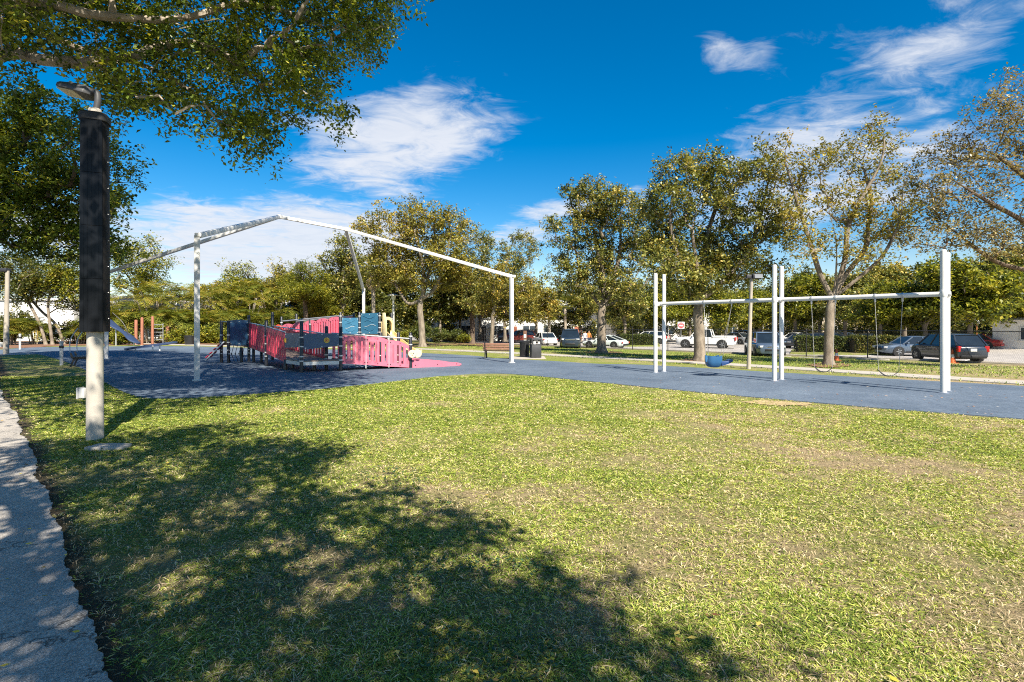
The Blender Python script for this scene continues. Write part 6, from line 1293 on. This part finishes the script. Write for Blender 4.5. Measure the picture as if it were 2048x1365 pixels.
# ------------------------------------------------------------------ car park furniture
def signs():
    b = GL(1362, 694); d = b.y; t = thing('no_entry_sign', 'square white no-entry sign with a red disc beside the hedge', 'sign', b); z = W(1363, 651, d).z - b.z; w = 13.5 * d / FPX
    SW = pmat('sign_white', (.74, .74, .72), .03, 5, .4); SR = pmat('sign_red', (.48, .015, .02), .05, 5, .4)
    mb = MB(); mb.tube([(0, .03, 0), (0, .03, z + w / 2)], .035, 8); mb.build('post', STEEL, t); p = MB().box((0, -.02, z), (w, .02, w)).build('plate', SW, t, bevel=.006)
    mb = MB(); mb.tube([(0, -.032, z), (0, -.038, z)], w * .44, 28); mb.build('red_disc', SR, p); MB().box((0, -.042, z), (w * .62, .006, w * .12)).build('white_bar', SW, p, smooth=False)
    for s, dz in (('DO NOT', w * .17), ('ENTER', -w * .30)):
        c = bpy.data.curves.new('lettering', 'FONT'); c.body = s; c.size = w * .17; c.align_x = 'CENTER'; c.extrude = .002; to = bpy.data.objects.new('lettering_curve', c); me = bpy.data.meshes.new_from_object(to); bpy.data.objects.remove(to); o = link('lettering', me, SW, p); o.location = (0, -.041, z + dz); o.rotation_euler = (R(90), 0, 0)
    b = GL(1954, 700); d = b.y; t = thing('parking_sign', 'white parking sign on an orange-brown post beyond the navy hatchback', 'sign', b); z0, z1 = W(1954, 648, d).z - b.z, W(1954, 631, d).z - b.z; w = 9.5 * d / FPX
    mb = MB(); mb.tube([(0, .03, 0), (0, .03, z1)], .045, 8); mb.build('post', pmat('rusty_post', (.42, .17, .05), .15, 5, .7), t); p = MB().box((0, -.02, (z0 + z1) / 2), (w, .02, z1 - z0)).build('plate', SW, t, bevel=.006)
    MB().box((.02, -.034, z0 + .12), (w * .5, .006, .09)).build('dark_mark', pmat('sign_ink', (.05, .05, .09), .1, 5, .5), p, smooth=False)
    OR = pmat('cone_orange', (.62, .13, .03), .08, 5, .55)
    for px, py, s, lb in ((1673, 722, 1.0, 'orange traffic cone beside the sparse oak trunk'), (1905, 727, 1.15, 'orange traffic cone half hidden by the end swing posts')):
        b = G(px, py); t = thing('traffic_cone', lb, 'cone', b, 0, 'traffic cones'); MB().box((0, 0, .02), (.38 * s, .38 * s, .04)).build('base', OR, t, bevel=.01); MB().lathe([(.15 * s, .04), (.035 * s, .68 * s), (.02, .70 * s)], n=16).build('body', OR, t); MB().lathe([(.105 * s, .30 * s), (.076 * s, .46 * s)], n=16).build('band', pmat('cone_band', (.70, .68, .64), .05, 5, .5), t)
    for i, (px, py, lb) in enumerate(((1627, 717.5, 'pale concrete wheel stop left of the sparse oak'), (1555, 714, 'pale concrete wheel stop in front of the minivan'), (1745, 721, 'pale concrete wheel stop right of the sparse oak'), (1975, 727, 'pale concrete wheel stop at the right-hand bay'))):
        q = FL(0, 2.2); b = G(px, py); b.z = -.386; t = MB().loft([[Vector((x, y, z)) for y, z in ((-.09, 0), (.09, 0), (.06, .11), (-.06, .11))] for x in (-.9, .9)]).build('wheel_stop', CONC, None, bevel=.012); t.location = b; t.rotation_euler = (0, 0, math.atan2(FU[1], FU[0])); tag(t, lb, 'wheel stop', 'wheel stops')
    k = MB(); m0, m1 = FL(-60, 1.2, -.4), FL(45, 1.2, -.4); k.bar(m0 + Vector((0, 0, .05)), m1 + Vector((0, 0, .05)), .18, .14); tag(k.build('car_park_kerb', CONC, None, bevel=.02), kind='structure')
    MK = pmat('road_paint', (.68, .66, .62), .08, 8, .8)
    lo = thing('bay_markings', None, None); tag(lo, kind='structure')
    for kk in range(14):
        a = FL(-12 + 2.9 * kk, 1.8, -.383); c = FL(-12 + 2.9 * kk, 6.6, -.383); n = Vector((FU[0], FU[1], 0)) * .05; MB().add([a - n, a + n, c + n, c - n], [(0, 1, 2, 3)]).build('bay_line', MK, lo, smooth=False)
    # planted islands under the hedges
    for pts in ([G(1236, 694), G(1320, 694), G(1318, 688), G(1240, 688)], [G(1580, 710), G(1800, 711), G(1800, 702), G(1584, 701)]):
        tag(sheet('island_lawn', pts, .10, LAWN, flat=-.4, thick=.12), kind='structure')
signs()

# ------------------------------------------------------------------ two people beyond the coupe
def person(label, px, shirt, trousers, hair, h=1.72, face=0):
    b = GL(px, 693); t = thing('person', label, 'person', b, face, None); k = h / 1.72
    J = {'pel': (0, 0, .94), 'wa': (0, 0, 1.10), 'ch': (0, 0, 1.32), 'nk': (0, 0, 1.47), 'hd': (0, .01, 1.56), 'tp': (0, 0, 1.70), 'la': (.17, 0, 1.40), 'ra': (-.17, 0, 1.40), 'le': (.24, .02, 1.14), 're': (-.24, .02, 1.14), 'lw': (.24, -.10, .92), 'rw': (-.24, -.10, .92), 'lf': (.24, -.12, .82), 'rf': (-.24, -.12, .82), 'lh': (.09, 0, .88), 'rh': (-.09, 0, .88), 'lk': (.10, -.02, .50), 'rk': (-.10, -.02, .50), 'an': (.10, .02, .08), 'rn': (-.10, .02, .08), 'to': (.11, -.14, .04), 'ro': (-.11, -.14, .04)}
    names = list(J); E = [('pel', 'wa'), ('wa', 'ch'), ('ch', 'nk'), ('nk', 'hd'), ('hd', 'tp'), ('ch', 'la'), ('ch', 'ra'), ('la', 'le'), ('ra', 're'), ('le', 'lw'), ('re', 'rw'), ('lw', 'lf'), ('rw', 'rf'), ('pel', 'lh'), ('pel', 'rh'), ('lh', 'lk'), ('rh', 'rk'), ('lk', 'an'), ('rk', 'rn'), ('an', 'to'), ('rn', 'ro')]
    rad = {'pel': .15, 'wa': .135, 'ch': .155, 'nk': .055, 'hd': .085, 'tp': .06, 'la': .065, 'ra': .065, 'le': .045, 're': .045, 'lw': .032, 'rw': .032, 'lf': .03, 'rf': .03, 'lh': .10, 'rh': .10, 'lk': .062, 'rk': .062, 'an': .045, 'rn': .045, 'to': .035, 'ro': .035}
    me = bpy.data.meshes.new('body'); me.from_pydata([tuple(c * k for c in J[n]) for n in names], [(names.index(a), names.index(c)) for a, c in E], [])
    m, nt, o = nodes('person_' + shirt[0]); tc = nt.nodes.new('ShaderNodeTexCoord').outputs['Object']; sx = nt.nodes.new('ShaderNodeSeparateXYZ'); nt.links.new(tc, sx.inputs[0])
    col = ramp(nt, math_n(nt, 'DIVIDE', sx.outputs[2], 1.8 * k), [(0, (.03, .03, .03)), (.05, trousers), (.53, shirt[1]), (.82, (.42, .25, .17)), (.925, hair)], 'CONSTANT'); principled(nt, o, col, .8, 0, .2)
    ob = link('body', me, m, t); ob.modifiers.new('skin', 'SKIN'); ob.modifiers.new('sub', 'SUBSURF').levels = 1; ob.modifiers['sub'].render_levels = 1
    sv = me.skin_vertices[0].data if me.skin_vertices else None
    if sv is None:
        bm = bmesh.new(); bm.from_mesh(me); ly = bm.verts.layers.skin.verify(); bm.to_mesh(me); bm.free(); sv = me.skin_vertices[0].data
    for i, n in enumerate(names): sv[i].radius = (rad[n] * k, rad[n] * k * (.75 if n in ('pel', 'wa', 'ch') else 1)); sv[i].use_root = n == 'pel'
person('person in an orange top standing beyond the pale coupe', 1178, ('orange', (.55, .20, .05)), (.04, .05, .08), (.03, .02, .015), 1.72, R(15))
person('person in a white top standing beyond the coupe next to the orange-topped person', 1170, ('white', (.66, .66, .70)), (.06, .06, .10), (.08, .05, .03), 1.66, R(-20))
